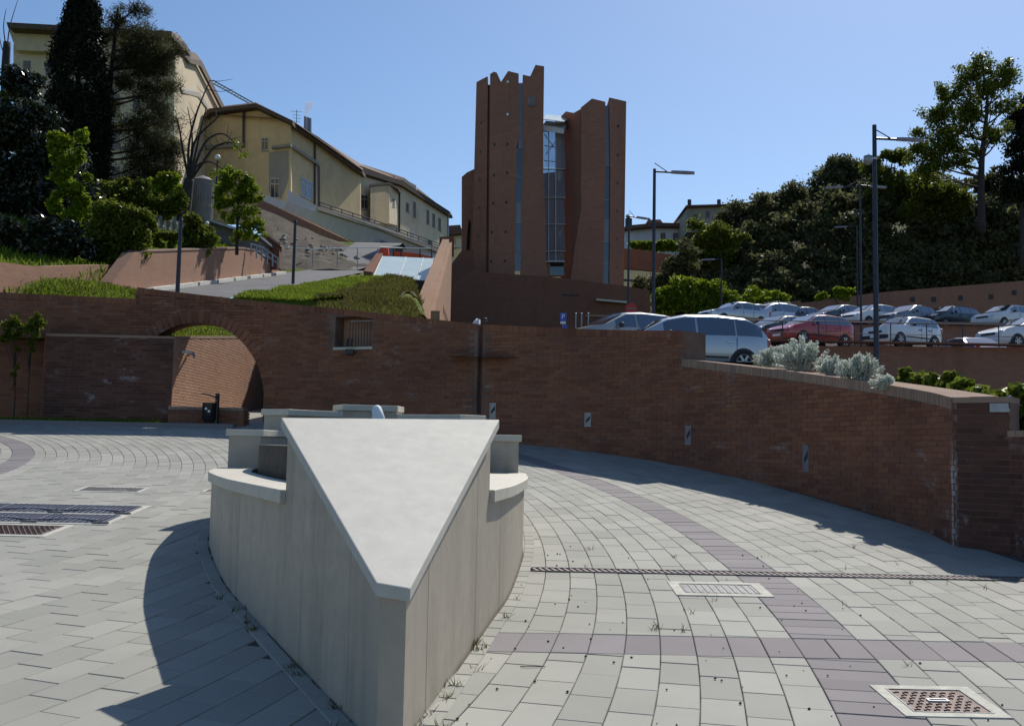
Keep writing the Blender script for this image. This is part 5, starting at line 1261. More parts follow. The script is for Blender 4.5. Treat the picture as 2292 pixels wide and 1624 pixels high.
    if rack:
        for y in (.5, -.5): b = MB(); b.tube([(-.25 * L, y, H + .06), (.05 * L, y, H + .06)], .02, 6); b.build('roof_rail', M['galv'], t)
        for x in (-.2, 0): b = MB(); b.box((x * L, 0, H + .09), (.08, 1.2, .03)); b.build('roof_bar', M['galv'], t)
    t.location = loc; t.rotation_euler = (0, 0, heading); return t
P_SILVER = m_paint('silver_paint', (.5, .52, .56), .55); P_WHITE = m_paint('white_car_paint', (.72, .73, .74)); P_RED = m_paint('red_paint', (.42, .03, .03), .0)
P_BLACK = m_paint('black_car_paint', (.015, .015, .018)); P_GREY = m_paint('grey_car_paint', (.16, .165, .18), .5); P_BLUE = m_paint('blue_car_paint', (.05, .08, .2), .3); P_DARK = m_paint('dark_blue_grey_paint', (.05, .055, .075), .4); P_CHAMP = m_paint('champagne_paint', (.42, .4, .36), .5)
def carat(u, Y, dz=0.0, z=None):
    x = (u - 1146) / FPX * Y + .004 * Y; return (x, Y, (zpark(x, Y) if z is None else z) + dz)
HL = math.pi + .33
q = pt(1530, 836, 27.5); car('silver people carrier parked side-on just behind the curved brick wall', 'mpv', (q.x, q.y, q.z - .05), math.pi + .2, P_SILVER)
q = pt(1388, 812, 30); car('dark-roofed car with a gleaming pale bonnet left of the silver people carrier', 'compact', (q.x, q.y, q.z), math.pi + .42, P_CHAMP)
G1, G2 = 'cars parked in the nearer row', 'cars parked in the far row'
car('boxy white hatchback behind the railing by the tallest lamp post', 'hatch', carat(2015, 45.5), math.pi + .55, P_WHITE, G1)
car('red compact car between the black car and the white hatchback', 'compact', carat(1808, 46.5), math.pi + .5, P_RED, G1)
car('black car with a pale windscreen between the people carrier and the red car', 'compact', carat(1735, 48.5), math.pi + .6, P_BLACK, G1)
car('white car cut by the right edge of the view in the nearer row', 'compact', carat(2290, 44.0), math.pi + .35, P_WHITE, G1)
q = pt(2166, 800, 42.5); car('low dark blue car showing only its roof right of the white hatchback', 'sedan', (q.x, q.y + .5, q.z - .62), math.pi / 2 + .15, P_BLUE, G1)
for u, dy, kind, pc, lab, rk in ((1634, -1, 'sedan', P_SILVER, 'small silver car roof first on the left of the far row', False), (1668, 1.2, 'compact', P_GREY, 'grey car with arched windows second from the left of the far row', False), (1722, 2, 'mpv', P_SILVER, 'silver estate with a roof rack above the black car in the far row', True),
        (1778, 3, 'sedan', P_DARK, 'dark saloon with a blue windscreen above the red car in the far row', False), (1868, 0, 'compact', P_DARK, 'dark blue-grey compact in the far row above the red car tail', False), (1945, -1, 'compact', P_WHITE, 'white car in the far row crossed by the tallest lamp post', False),
        (2030, -1.5, 'sedan', P_GREY, 'grey saloon in the far row right of the tallest lamp post', False), (2118, -1.2, 'compact', P_BLACK, 'black car with a bright windscreen in the far row', False), (2248, -3.2, 'compact', P_WHITE, 'white car glinting in the sun at the right end of the far row', False)):
    car(lab, kind, carat(u, 61.5 + dy), math.pi + .5 + rnd.uniform(-.06, .06), pc, G2, rack=rk)
# scooter handlebar peeping over the wall
q = pt(1082, 716, 24.5); sc = thing('scooter', 'scooter whose pale front shield and mirror peep over the curved wall', 'scooter', (q.x, q.y, 3.2))
b = MB(); b.tube([(q.x - .25, q.y, q.z - .75), (q.x - .2, q.y, q.z - .2), (q.x - .12, q.y, q.z + .02)], [.16, .13, .05], 10); b.build('front_shield', M['steel_white'], sc, smooth=True)
b = MB(); b.tube([(q.x - .1, q.y - .3, q.z), (q.x - .1, q.y, q.z + .02), (q.x - .1, q.y + .3, q.z)], .018, 7); b.build('handlebar', M['black'], sc)
b = MB(); b.lathe([(.01, -.05), (.06, -.03), (.06, .03), (.01, .05)], (q.x + .05, q.y - .2, q.z - .02), 10); b.build('headlamp', M['black'], sc)
b = MB(); b.box((q.x + .55, q.y, q.z - .4), (.7, .26, .16)); b.build('seat', M['black'], sc, bevel=.04)
b = MB(); b.box((q.x + .3, q.y, q.z - .65), (1.1, .22, .12)); b.build('footboard', M['steel_white'], sc, bevel=.03)
for dx in (-.45, .75):
    b = MB(); b.lathe([(.1, -.05), (.2, -.05), (.23, 0), (.2, .05), (.1, .05)], (q.x + dx, q.y, 3.2 + .25), 16, 'y'); b.build('wheel', M['tyre'], sc)
# ------------------------------------------------------------------ vegetation
NR = np.random.default_rng(11)
def leaf_quads(C, Rr, n, size, aspect=.5, shell=.5, up=0.0, seed=None):
    """diamond leaves scattered through ellipsoid clumps. C (k,3) centres, Rr (k,3) radii"""
    rg_ = NR if seed is None else np.random.default_rng(seed)
    C = np.asarray(C, float); Rr = np.asarray(Rr, float); wgt = Rr.prod(1) ** .75; wgt /= wgt.sum()
    k = rg_.choice(len(C), n, p=wgt); d = rg_.normal(size=(n, 3)); d /= np.linalg.norm(d, axis=1)[:, None]
    r = shell + (1 - shell) * rg_.random(n) ** .6; r *= 1 + .3 * np.abs(rg_.normal(size=n)) * (rg_.random(n) < .4)
    P = C[k] + d * Rr[k] * r[:, None]
    nr_ = rg_.normal(size=(n, 3)); nr_[:, 2] += up; nr_ /= np.linalg.norm(nr_, axis=1)[:, None]
    a = np.cross(nr_, rg_.normal(size=(n, 3))); a /= np.linalg.norm(a, axis=1)[:, None]; b = np.cross(nr_, a)
    s = size * (.6 + .8 * rg_.random(n))[:, None]
    V = np.stack([P - a * s, P + b * s * aspect, P + a * s, P - b * s * aspect], 1).reshape(-1, 3)
    return V, np.arange(4 * n).reshape(-1, 4)
def px_clumps(lst, Y, dz=.6, flat=1.0, sub=7, seed=3):
    """clumps given as (u, v, radius px) at depth Y, each broken into smaller uneven clumps"""
    rg_ = random.Random(seed); C, Rr = [], []
    for it in lst:
        u, v, r = it[:3]; y = Y + (it[3] if len(it) > 3 else 0); c = pt(u, v, y); R_ = r * y / FPX
        for _ in range(sub):
            d = Vector((rg_.gauss(0, 1), rg_.gauss(0, 1), rg_.gauss(0, 1))).normalized() * rg_.uniform(.25, 1.0)
            q = rg_.uniform(.38, .75) * R_; C.append((c.x + d.x * R_, c.y + d.y * R_ * dz, c.z + d.z * R_ * flat)); Rr.append((q, q * .9, q * .75 * flat))
    return C, Rr
def limb(b, pts, r0, r1, n=6):
    P = catmull(pts, 4); b.tube(P, [r0 + (r1 - r0) * i / (len(P) - 1) for i in range(len(P))], n)
def plant(name, label, cat, base, stems, clumps, nleaf, size, mat, bark='bark', aspect=.5, shell=.5, group=None, up=0.0, crown='crown', trunk='trunk', r0=.12):
    t = thing(name, label, cat, base, group); b = MB(); C, Rr = clumps
    if stems is None:
        cx = sum(c[0] for c in C) / len(C); cz = sum(c[2] for c in C) / len(C); cy = sum(c[1] for c in C) / len(C)
        stems = [([base, ((base[0] + cx) / 2, (base[1] + cy) / 2, base[2] + (cz - base[2]) * .5), (cx, cy, cz)], r0, r0 * .35)]
        for i in range(0, len(C), max(1, len(C) // 9)):
            k = .35 + .5 * rnd.random(); s0 = (base[0] + (cx - base[0]) * k, base[1] + (cy - base[1]) * k, base[2] + (cz - base[2]) * k); stems.append(([s0, ((s0[0] + C[i][0]) / 2, (s0[1] + C[i][1]) / 2, (s0[2] + C[i][2]) / 2 + .05), C[i]], r0 * .4, r0 * .1))
    for pts, a, e in stems: limb(b, pts, a, e)
    if b.f: b.build(trunk, M[bark], t, smooth=True)
    V, Fq = leaf_quads(C, Rr, nleaf, size, aspect, shell, up); np_mesh(crown, V, Fq, M[mat], t); return t
def V3(p): return (p.x, p.y, p.z)
# cypress
cb = pt(165, 500, 46); C, Rr = [], []
rg = random.Random(5)
for i in range(420):
    v = 500 - 560 * (rg.random() ** .9); k = (500 - v) / 560; w = (72 if k < .5 else 72 * (1 - ((k - .5) / .52) ** 1.4)) * (.75 + .25 * min(1, k * 5)); a = rg.uniform(0, 2 * math.pi); rr = w * rg.uniform(.75, 1.0)
    c = pt(166 + k * 22 + rr * math.cos(a), v, 46 + rr * math.sin(a) * 46 / FPX); q = rg.uniform(.22, .42); C.append(V3(c)); Rr.append((q, q, q * 1.7))
plant('cypress_tree', 'tall dark cypress column at the upper left in front of the big building', 'tree', V3(cb), [([V3(cb), V3(pt(172, 250, 46)), V3(pt(186, -20, 46))], .25, .04)], (C, Rr), 60000, .095, 'leaf_dark', aspect=.35, shell=.2)
pines = [(275, 40, 34), (300, 22, 26), (255, 75, 30), (322, 90, 40), (352, 105, 36), (285, 130, 40), (372, 132, 30), (332, 152, 42), (282, 190, 32), (330, 212, 40), (372, 200, 30), (398, 110, 18), (252, 240, 22), (330, 262, 36), (372, 272, 34), (300, 300, 40), (350, 322, 44), (392, 335, 30), (312, 372, 40), (362, 382, 40), (332, 420, 40), (285, 420, 32), (385, 405, 24)]
st = [([V3(pt(212, 470, 48)), V3(pt(232, 330, 48)), V3(pt(246, 190, 48)), V3(pt(264, 20, 48))], .26, .06)]
for u, v, r in pines:
    k = min(1, max(.05, (470 - v - 25) / 450)); s0 = pt(212 + 52 * k, 470 - 450 * k, 48); st.append(([V3(s0), V3(pt((212 + 52 * k + u) / 2, (470 - 450 * k + v) / 2 + 4, 48)), V3(pt(u, v, 48))], .07, .02))
plant('pine_tree', 'leaning open pine with grey-green needles right of the cypress', 'tree', V3(pt(212, 470, 48)), st, px_clumps([(u, v, r * 1.2) for u, v, r in pines], 48, 1, .9, 13, 4), 64000, .095, 'leaf_pine', aspect=.14, shell=.0)
lau = [(30, 300, 60), (70, 260, 50), (20, 400, 70), (90, 360, 60), (60, 460, 75), (140, 430, 60), (10, 520, 60), (110, 520, 60), (170, 500, 45), (180, 545, 40), (40, 560, 45), (130, 330, 40), (60, 555, 40, -3), (130, 562, 30, -3), (10, 560, 40, -3), (180, 565, 26, -3), (-40, 330, 80), (-60, 450, 90), (30, 180, 35), (65, 200, 35)]
plant('laurel_thicket', 'dark glossy evergreen mass filling the far left slope', 'shrub', V3(pt(60, 590, 37)), None, px_clumps(lau, 37, .8, 1, 9, 6), 60000, .09, 'leaf_gloss', aspect=.45, shell=.3)
plant('bare_topped_trunk', 'dark lopped trunk with thin bare shoots at the left edge', 'tree', V3(pt(14, 330, 39)), [([V3(pt(14, 330, 39)), V3(pt(12, 180, 39)), V3(pt(16, 95, 39))], .2, .14), ([V3(pt(14, 110, 39)), V3(pt(8, 60, 39)), V3(pt(14, 20, 39))], .03, .008), ([V3(pt(16, 110, 39)), V3(pt(22, 60, 39)), V3(pt(40, 0, 39))], .03, .008), ([V3(pt(13, 130, 39)), V3(pt(2, 100, 39)), V3(pt(-6, 50, 39))], .03, .008)], px_clumps([(20, 205, 22), (50, 190, 26)], 39, 1, 1, 5, 2), 1500, .07, 'leaf_mid')
plant('slope_thicket', 'low dark thicket along the foot of the left slope above the curving wall', 'shrub', V3(pt(90, 580, 29)), None, px_clumps([(-10, 540, 34), (35, 548, 30), (75, 552, 28), (110, 550, 30), (150, 556, 26), (190, 556, 26), (20, 515, 30), (90, 515, 30), (150, 520, 28)], 29.5, .8, 1, 9, 15), 24000, .07, 'leaf_gloss', shell=.2, r0=.05)
plant('shady_shrub', 'dark shrub mass between the cypress foot and the bare tree', 'shrub', V3(pt(300, 470, 42)), None, px_clumps([(235, 440, 30), (270, 430, 32), (310, 440, 32), (345, 452, 26), (215, 470, 26), (290, 465, 30), (380, 470, 22), (400, 445, 18)], 42, .8, 1, 9, 16), 16000, .09, 'leaf_mid', shell=.2, r0=.06)
plant('hanging_shrub', 'loose green shrub on the bank right of the round bush', 'shrub', V3(pt(370, 540, 34)), None, px_clumps([(345, 520, 18), (370, 525, 16), (395, 530, 14), (352, 545, 12), (385, 548, 10)], 34, .8, .8, 7, 17), 5000, .07, 'leaf_mid', shell=.1, r0=.03)
clm = [(120, 305, 18), (150, 320, 22), (180, 305, 18), (118, 345, 22), (150, 365, 26), (178, 345, 18), (140, 405, 28), (165, 430, 24), (195, 395, 12), (130, 450, 22), (185, 460, 22), (160, 480, 26), (205, 480, 20), (140, 520, 18), (215, 510, 20)]
plant('spring_leaved_tree', 'bright yellow-green young tree against the dark thicket', 'tree', V3(pt(160, 580, 33)), None, px_clumps(clm, 33, .7, 1, 6, 8), 9000, .085, 'leaf_bright', shell=.15, r0=.07)
bsh = [(262, 480, 42), (300, 490, 34), (235, 500, 34), (310, 520, 28), (225, 540, 34), (262, 545, 46), (300, 555, 34), (235, 585, 30), (270, 590, 34), (335, 500, 16)]
plant('round_bush', 'rounded dark green bush hanging over the roadside retaining wall', 'shrub', V3(pt(262, 620, 30)), None, px_clumps(bsh, 30.5, .8, 1, 9, 9), 30000, .07, 'leaf_mid', shell=.3, r0=.06)
shr = [(440, 510, 26), (455, 535, 24), (432, 540, 24), (468, 520, 14), (445, 560, 18)]
plant('leafy_shrub', 'small leafy shrub on top of the roadside retaining wall', 'shrub', V3(pt(445, 572, 36)), None, px_clumps(shr, 36.5, .8, 1, 7, 10), 5000, .075, 'leaf_mid', r0=.04)
yt = [(520, 395, 24), (550, 400, 24), (500, 420, 22), (560, 430, 24), (530, 430, 26), (505, 455, 24), (548, 465, 28), (575, 450, 16), (515, 490, 22), (550, 500, 22), (575, 495, 18), (560, 525, 20), (535, 530, 18), (585, 520, 12), (490, 440, 14)]
plant('young_tree', 'feathery young tree in spring leaf before the yellow house', 'tree', V3(pt(530, 570, 39)), [([V3(pt(530, 570, 39)), V3(pt(532, 480, 39)), V3(pt(536, 400, 39))], .08, .03), ([V3(pt(531, 500, 39)), V3(pt(550, 450, 39)), V3(pt(562, 425, 39))], .04, .01), ([V3(pt(531, 480, 39)), V3(pt(512, 440, 39)), V3(pt(502, 415, 39))], .04, .01), ([V3(pt(531, 510, 39)), V3(pt(560, 500, 39)), V3(pt(580, 495, 39))], .03, .01)], px_clumps(yt, 39, .8, .9, 7, 12), 7500, .065, 'leaf_bright', shell=.0)
hb_ = [(345, 450, 30), (378, 405, 28), (352, 420, 26), (395, 430, 22), (330, 480, 24), (370, 460, 26)]
plant('bank_shrub', 'light green shrub between the pine trunk and the bare tree', 'shrub', V3(pt(360, 500, 46)), None, px_clumps(hb_, 46, .8, 1, 7, 13), 5500, .1, 'leaf_bright', r0=.05)
# bare coppiced tree
bt = thing('bare_tree', 'bare tree with arching leafless branches before the yellow house', 'tree', V3(pt(412, 490, 44)))
b = MB(); Pq = lambda *a: [V3(pt(u, v, 44 + dy)) for u, v, dy in a]
limb(b, Pq((410, 495, 0), (418, 440, 0), (424, 400, 0)), .3, .2, 9)
for pts in (((424, 410, 0), (422, 330, 0), (438, 260, .3), (455, 215, .4), (470, 180, .5)), ((424, 410, 0), (436, 350, -.2), (452, 280, -.3), (462, 240, -.4)), ((426, 405, 0), (446, 345, .2), (468, 310, .4), (500, 300, .5), (530, 325, .5)), ((426, 405, 0), (450, 370, .1), (480, 330, .2), (520, 320, .3), (548, 350, .3)), ((425, 405, 0), (440, 372, -.2), (470, 362, -.3), (500, 380, -.3)),
            ((423, 405, 0), (410, 340, 0), (400, 280, 0), (392, 262, 0)), ((424, 400, 0), (432, 330, .2), (448, 300, .2), (480, 270, .2), (505, 245, .2)), ((425, 405, 0), (428, 350, .5), (430, 300, .5), (420, 240, .6))):
    limb(b, Pq(*pts), .075, .018)
    for _ in range(5):
        i = rnd.randrange(2, len(pts)); u, v, dy = pts[i]; u1, v1, _d = pts[i - 1]; k = rnd.random(); u, v = u + (u1 - u) * k, v + (v1 - v) * k
        du, dv = rnd.uniform(-22, 26), rnd.uniform(-40, -6); limb(b, Pq((u, v, dy), (u + du * .5, v + dv * .4, dy), (u + du, v + dv, dy + rnd.uniform(-.3, .3))), .02, .006, 4)
limb(b, Pq((470, 180, .5), (490, 182, .5), (522, 177, .5)), .02, .006, 4); limb(b, Pq((462, 200, .5), (495, 205, .5), (522, 200, .5)), .02, .006, 4)
b.build('trunk', M['bark'], bt, smooth=True)
C, Rr = px_clumps([(545, 345, 12), (505, 380, 14), (530, 325, 10), (480, 385, 14)], 44, 1, 1, 4, 3); V, Fq = leaf_quads(C, Rr, 260, .07); np_mesh('crown', V, Fq, M['leaf_bright'], bt)
# right hill
def gtree(lab, lst, Y, mat, n, size, seed, base_v, name='hill_tree', shell=.08, group='trees on the wooded hill', r0=.16):
    u = sum(q[0] for q in lst) / len(lst); plant(name, lab, 'tree', V3(pt(u, base_v, Y)), None, px_clumps(lst, Y, .9, 1, 8, seed), n, size, mat, shell=shell, group=group, r0=r0)
gtree('pale green bushy tree at the left foot of the wooded hill', [(1575, 530, 34), (1600, 545, 40), (1570, 570, 34), (1610, 585, 36), (1640, 540, 30)], 82, 'leaf_mid', 12000, .15, 21, 640)
gtree('dark tree on the hill skyline in front of the grey far house', [(1660, 490, 40), (1690, 470, 40), (1650, 530, 40), (1690, 530, 46), (1625, 490, 20)], 88, 'leaf_purple', 13000, .16, 22, 660)
gtree('purplish dark tree on the hill skyline, second hump from the left', [(1745, 450, 46), (1780, 440, 42), (1730, 490, 46), (1790, 490, 46)], 90, 'leaf_purple', 13000, .16, 23, 660)
gtree('tall purplish tree on the skyline left of the paired-arm lamp', [(1850, 400, 40), (1885, 375, 34), (1915, 380, 34), (1840, 440, 44), (1895, 430, 46)], 92, 'leaf_purple', 13000, .16, 24, 650)
gtree('yellow-green tree right behind the tallest lamp post', [(1975, 380, 36), (2010, 400, 36), (1990, 430, 40), (1960, 450, 40), (2020, 350, 22), (1985, 345, 16)], 84, 'leaf_mid', 13000, .14, 25, 640)
gtree('olive tree under the tall open tree on the right', [(2070, 420, 40), (2110, 440, 40), (2060, 460, 44), (2120, 470, 40), (2150, 450, 30)], 82, 'leaf_mid', 12000, .14, 26, 640)
gtree('dark conifer at the right edge of the view', [(2275, 270, 24), (2280, 320, 30), (2270, 370, 34), (2280, 430, 46), (2300, 260, 40), (2310, 330, 50), (2290, 230, 14)], 76, 'leaf_dark', 16000, .12, 27, 600)
tall = [(2180, 160, 26), (2205, 150, 24), (2150, 200, 26), (2195, 205, 30), (2120, 215, 18), (2235, 190, 24), (2265, 180, 22), (2130, 260, 28), (2165, 255, 28), (2100, 300, 26), (2140, 310, 30), (2060, 300, 14), (2075, 330, 26), (2110, 350, 30), (2080, 375, 24), (2150, 360, 24), (2050, 290, 8), (2180, 330, 16), (2245, 240, 18), (2265, 225, 16), (2220, 250, 10), (2090, 260, 20), (2110, 200, 14), (2240, 160, 22), (2170, 290, 26), (2215, 300, 22), (2060, 350, 26), (2240, 300, 20), (2040, 330, 14)]
st = [([V3(pt(2197, 520, 74)), V3(pt(2196, 400, 74)), V3(pt(2200, 330, 74)), V3(pt(2210, 230, 74)), V3(pt(2200, 160, 74))], .3, .05)]
for (u, v, r) in tall:
    k = min(.95, max(.1, (480 - v - 40) / 360)); s0 = pt(2197 + 8 * k, 480 - 330 * k, 74); st.append(([V3(s0), V3(pt((2199 + u) / 2, (480 - 330 * k + v) / 2 + 8, 74)), V3(pt(u, v, 74 + rnd.uniform(-.6, .6)))], .09, .02))
plant('tall_open_tree', 'tall open-crowned tree with sky showing through on the right skyline', 'tree', V3(pt(2197, 520, 74)), st, px_clumps([(u, v, r * 1.35) for u, v, r in tall], 74, 1, 1, 9, 31), 24000, .11, 'leaf_mid', shell=.0)
# shaded woodland mass on the slope below
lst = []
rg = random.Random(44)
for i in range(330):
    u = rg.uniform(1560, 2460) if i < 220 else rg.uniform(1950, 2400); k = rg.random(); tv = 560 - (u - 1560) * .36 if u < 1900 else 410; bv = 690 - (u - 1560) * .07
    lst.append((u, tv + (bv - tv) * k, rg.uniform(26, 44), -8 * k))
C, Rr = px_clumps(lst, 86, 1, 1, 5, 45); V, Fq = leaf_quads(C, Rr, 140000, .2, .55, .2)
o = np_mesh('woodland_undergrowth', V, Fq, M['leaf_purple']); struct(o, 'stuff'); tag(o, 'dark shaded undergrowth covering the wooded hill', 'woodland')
lst = [(1490, 670, 24), (1510, 650, 24), (1535, 640, 22), (1500, 685, 20), (1540, 672, 26), (1570, 640, 22), (1575, 668, 26), (1610, 660, 26), (1640, 672, 24), (1680, 670, 22), (1715, 672, 20), (1745, 668, 18), (1555, 690, 20), (1600, 692, 18), (1478, 690, 16), (1890, 655, 16), (1840, 664, 10)]
grp = 'light green bushes before the hill'
labs = ['broad light green bush left of the short distant lamp', 'light green bush behind and right of the short distant lamp', 'low green bush running out along the back brick wall', 'isolated pale bush topping the back brick wall by the thin lamp']
for k, sel in enumerate((lst[:5] + lst[14:15], lst[5:9] + lst[12:14], lst[9:12], lst[15:])):
    plant('light_bush', labs[k], 'shrub', V3(pt(sel[0][0], 705, 71)), None, px_clumps([(q_[0], q_[1], q_[2] * 1.15) for q_ in sel], 70.5, .9, .9, 10, 50 + k), 5200 if k < 2 else 2200, .14, 'leaf_bright', shell=.15, group=grp, r0=.05)
plant('clipped_hedge', 'clipped green hedge in front of the pale far house', 'hedge', V3(pt(1465, 570, 99)), None, px_clumps([(1425, 548, 16), (1445, 548, 16), (1465, 549, 16), (1485, 549, 16), (1505, 550, 16)], 99, .8, .8, 6, 61), 3000, .16, 'leaf_bright', r0=.05)
plant('dark_shrub', 'dark shrub filling the corner between plinth and light bushes', 'shrub', V3(pt(1470, 690, 76)), None, px_clumps([(1475, 645, 30), (1500, 620, 30), (1530, 600, 30), (1545, 560, 24), (1520, 640, 30), (1440, 640, 24)], 77, .8, 1, 7, 62), 5000, .15, 'leaf_purple', r0=.05)
# planting on top of the wall at the right
def bedz(x, y): return zlot(x, y) - .06
for k, (u, v, w, h, lab) in enumerate(((1722, 815, 26, 36, 'small silver-leaved shrub beside the rear of the people carrier'), (1790, 818, 46, 66, 'largest silver-leaved shrub on the wall top'), (1862, 835, 26, 36, 'short silver-leaved shrub between two larger ones'), (1920, 845, 44, 52, 'silver-leaved shrub before the green ivy'), (1972, 862, 16, 20, 'tiny silver-leaved sprig at the edge of the ivy'))):
    Yc = 15.5 - .9 * k; c = pt(u, v, Yc); t = thing('silver_shrub', lab, 'shrub', V3(c), 'silver shrubs on the wall'); b = MB(); C, Rr = [], []; s_ = Yc / FPX
    for i in range(int(w * 1.6)):
        du = rnd.gauss(0, .5) * w; hh = h * rnd.uniform(.35, 1.0) * (1 - .35 * abs(du) / w); dy = rnd.uniform(-.22, .22)
        tip = (c.x + du * s_, c.y + dy, c.z + hh * s_); limb(b, [(c.x + du * s_ * .5, c.y + dy * .5, c.z - .06), (c.x + du * s_ * .85, c.y + dy * .8, c.z + hh * s_ * .5), tip], .005, .003, 4)
        for q in (.35, .55, .75, .9, 1.0):
            C.append((c.x + du * s_ * (.5 + .5 * q), c.y + dy * (.5 + .5 * q), c.z + hh * s_ * q)); Rr.append((.035, .035, .04))
    b.build('stems', M['leaf_silver'], t); V, Fq = leaf_quads(C, Rr, int(len(C) * 16), .02, .45, .2); np_mesh('foliage', V, Fq, M['leaf_silver'], t)
iv = [(2020, 850, 18), (2050, 855, 20), (2085, 858, 20), (2120, 862, 22), (2155, 868, 20), (2030, 835, 12), (2130, 845, 14), (2185, 880, 18), (2215, 890, 16), (2260, 900, 26), (2290, 880, 26), (2270, 930, 22), (2300, 920, 26), (2240, 905, 14), (2010, 862, 12)]
C, Rr = [], []
for u, v, r in iv:
    Yv = 13.4 - (u - 2000) * .0095; c = pt(u, v, Yv); q = r * Yv / FPX
    for _ in range(5): C.append((c.x + rnd.uniform(-.7, .7) * q, c.y + rnd.uniform(-1, 1.4) * q, c.z + rnd.uniform(-.6, .5) * q)); Rr.append((q * .75, q * .8, q * .6))
t = thing('ivy_hedge', 'leafy green ivy hedge on the wall top at the right', 'hedge', V3(pt(2100, 880, 12.6)))
V, Fq = leaf_quads(C, Rr, 5200, .045, .8, .4, .5); np_mesh('foliage', V, Fq, M['leaf_ivy'], t)
b = MB()
for i in range(0, len(C), 2): limb(b, [(C[i][0], C[i][1], C[i][2] - .25), (C[i][0] + .03, C[i][1], C[i][2] - .1), C[i]], .008, .003, 4)
b.build('stems', M['bark'], t)
bl = MB()
for i in range(14):
    p = pt(2255 + rnd.uniform(0, 40), 897 + rnd.uniform(-14, 18), 10.6); bl.lathe([(.003, -.01), (.03, 0), (.02, .015), (.003, .02)], p, 7)
bl.build('white_blossom', M['white'], t)
# two shrubs in front of the dark wall at far left
for lab, lst in (('small leafy shrub at the left edge before the dark brick wall', [(15, 730, 14), (32, 720, 12), (45, 730, 12), (30, 752, 14), (40, 780, 8), (10, 760, 12), (36, 822, 6), (30, 835, 6)]), ('taller leafy sapling before the dark brick wall left of the arch', [(86, 704, 8), (74, 730, 14), (92, 722, 12), (60, 735, 10), (82, 748, 10), (68, 770, 8), (70, 785, 7)])):
    plant('wall_shrub', lab, 'shrub', V3(pt(lst[3][0], 945, 20.35)), [([V3(pt(lst[3][0], 945, 20.35)), V3(pt(lst[3][0] + 5, 850, 20.35)), V3(pt(lst[1][0], lst[1][1], 20.35))], .015, .005)] + [([V3(pt(lst[3][0] + 4, 830, 20.35)), V3(pt((q[0] + lst[3][0]) / 2, q[1] + 40, 20.3)), V3(pt(q[0], q[1], 20.3))], .008, .003) for q in lst], px_clumps(lst, 20.3, .7, 1, 5, 70), 900, .055, 'leaf_mid', aspect=.35, r0=.02)

# ------------------------------------------------------------------ grass
def blades(name, label, pts, h, mat, w=.012, lean=.5):
    P = np.asarray(pts); n = len(P); a = NR.random(n) * 2 * np.pi; hh = h * (.5 + NR.random(n)); ln = NR.normal(size=(n, 2)) * lean * hh[:, None]
    dx = np.stack([np.cos(a) * w, np.sin(a) * w, np.zeros(n)], 1); tip = P + np.stack([ln[:, 0], ln[:, 1], hh], 1)
    V = np.stack([P - dx, P + dx, tip + dx * .25, tip - dx * .25], 1).reshape(-1, 3); o = np_mesh(name, V, np.arange(4 * n).reshape(-1, 4), M[mat]); struct(o, 'stuff'); tag(o, label, 'grass'); return o
def samp(n, x0, x1, y0, y1, zf, pw=1.0):
    X = x0 + (x1 - x0) * NR.random(n); Y = y0 + (y1 - y0) * NR.random(n) ** pw; return [(x, y, zf(x, y) - .02) for x, y in zip(X, Y)]
blades('grass', 'short bright grass strip above the arch wall at left', samp(26000, -11.1, -6.85, 21.6, 28.4, zv), .075, 'grass', .014)
blades('grass', 'sunlit green grass on the bank beside the road', samp(36000, -7.8, -5.0, 28.5, 46, zl, 1.3) + samp(6000, -6.6, -4.4, 28.5, 40, zl, 1.3), .09, 'grass', .018)
blades('grass', 'brownish scrubby grass on the bank left of the fin wall', samp(14000, -5.6, -3.4, 28.5, 45.5, lambda x, y: zb_(x, y) + .06, 1.2) + samp(8000, -4.55, -2.4, 21.6, 30, zb_), .13, 'grass_dry', .02)
blades('grass', 'scattered dry blades among the grass of bank and upper strip', samp(5000, -7.8, -5.0, 28.5, 46, zl, 1.3) + samp(4500, -11.1, -6.85, 21.6, 28.4, zv), .1, 'grass_dry', .016)
blades('grass', 'rough grass on the slope above the retaining walls', samp(40000, -24, -11.3, 23, 46, zl), .16, 'grass', .022)
blades('grass', 'thin grass verge between kerb and dark brick wall', samp(5000, -13, -6.9, 20.16, 20.48, lambda x, y: zg(20.1) + .07 + .1 * (y - 20.15)), .06, 'grass', .008)
# weeds in the joints and dark seeds scattered on the paving
wd = []
for i in range(26):
    d = rnd.uniform(.1, sR + 1.5) if rnd.random() < .6 else rnd.uniform(sL - 1.5, CT.len - .1); p = CT.off(d, rnd.uniform(.0, .12))
    for _ in range(rnd.randrange(4, 16)): x, y = p.x + rnd.gauss(0, .014), p.y + rnd.gauss(0, .014); wd.append((x, y, zg(y)))
for i in range(24):
    x, y = rnd.uniform(.6, 4.2), rnd.uniform(5, 10)
    for _ in range(rnd.randrange(2, 9)): xx, yy = x + rnd.gauss(0, .01), y + rnd.gauss(0, .01); wd.append((xx, yy, zg(yy)))
blades('joint_weeds', 'tiny yellowing weeds in the paving joints beside the fountain', wd, .035, 'grass_dry', .0035, .7)
b = MB()
for i in range(150):
    x = -.45 + 3.2 * rnd.random() ** 2.2; y = rnd.uniform(4.6, 9.8); r_ = rnd.uniform(.004, .0095)
    if inside(CTP, x, y): continue
    b.lathe([(r_ * .3, 0), (r_, r_ * .5), (r_ * .5, r_ * 1.1), (.0008, r_ * 1.3)], (x, y, zg(y) + .001), 6)
o = b.build('fallen_seeds', M['bark']); struct(o, 'stuff'); tag(o, 'dark round seeds scattered on the paving right of the fountain', 'seeds')
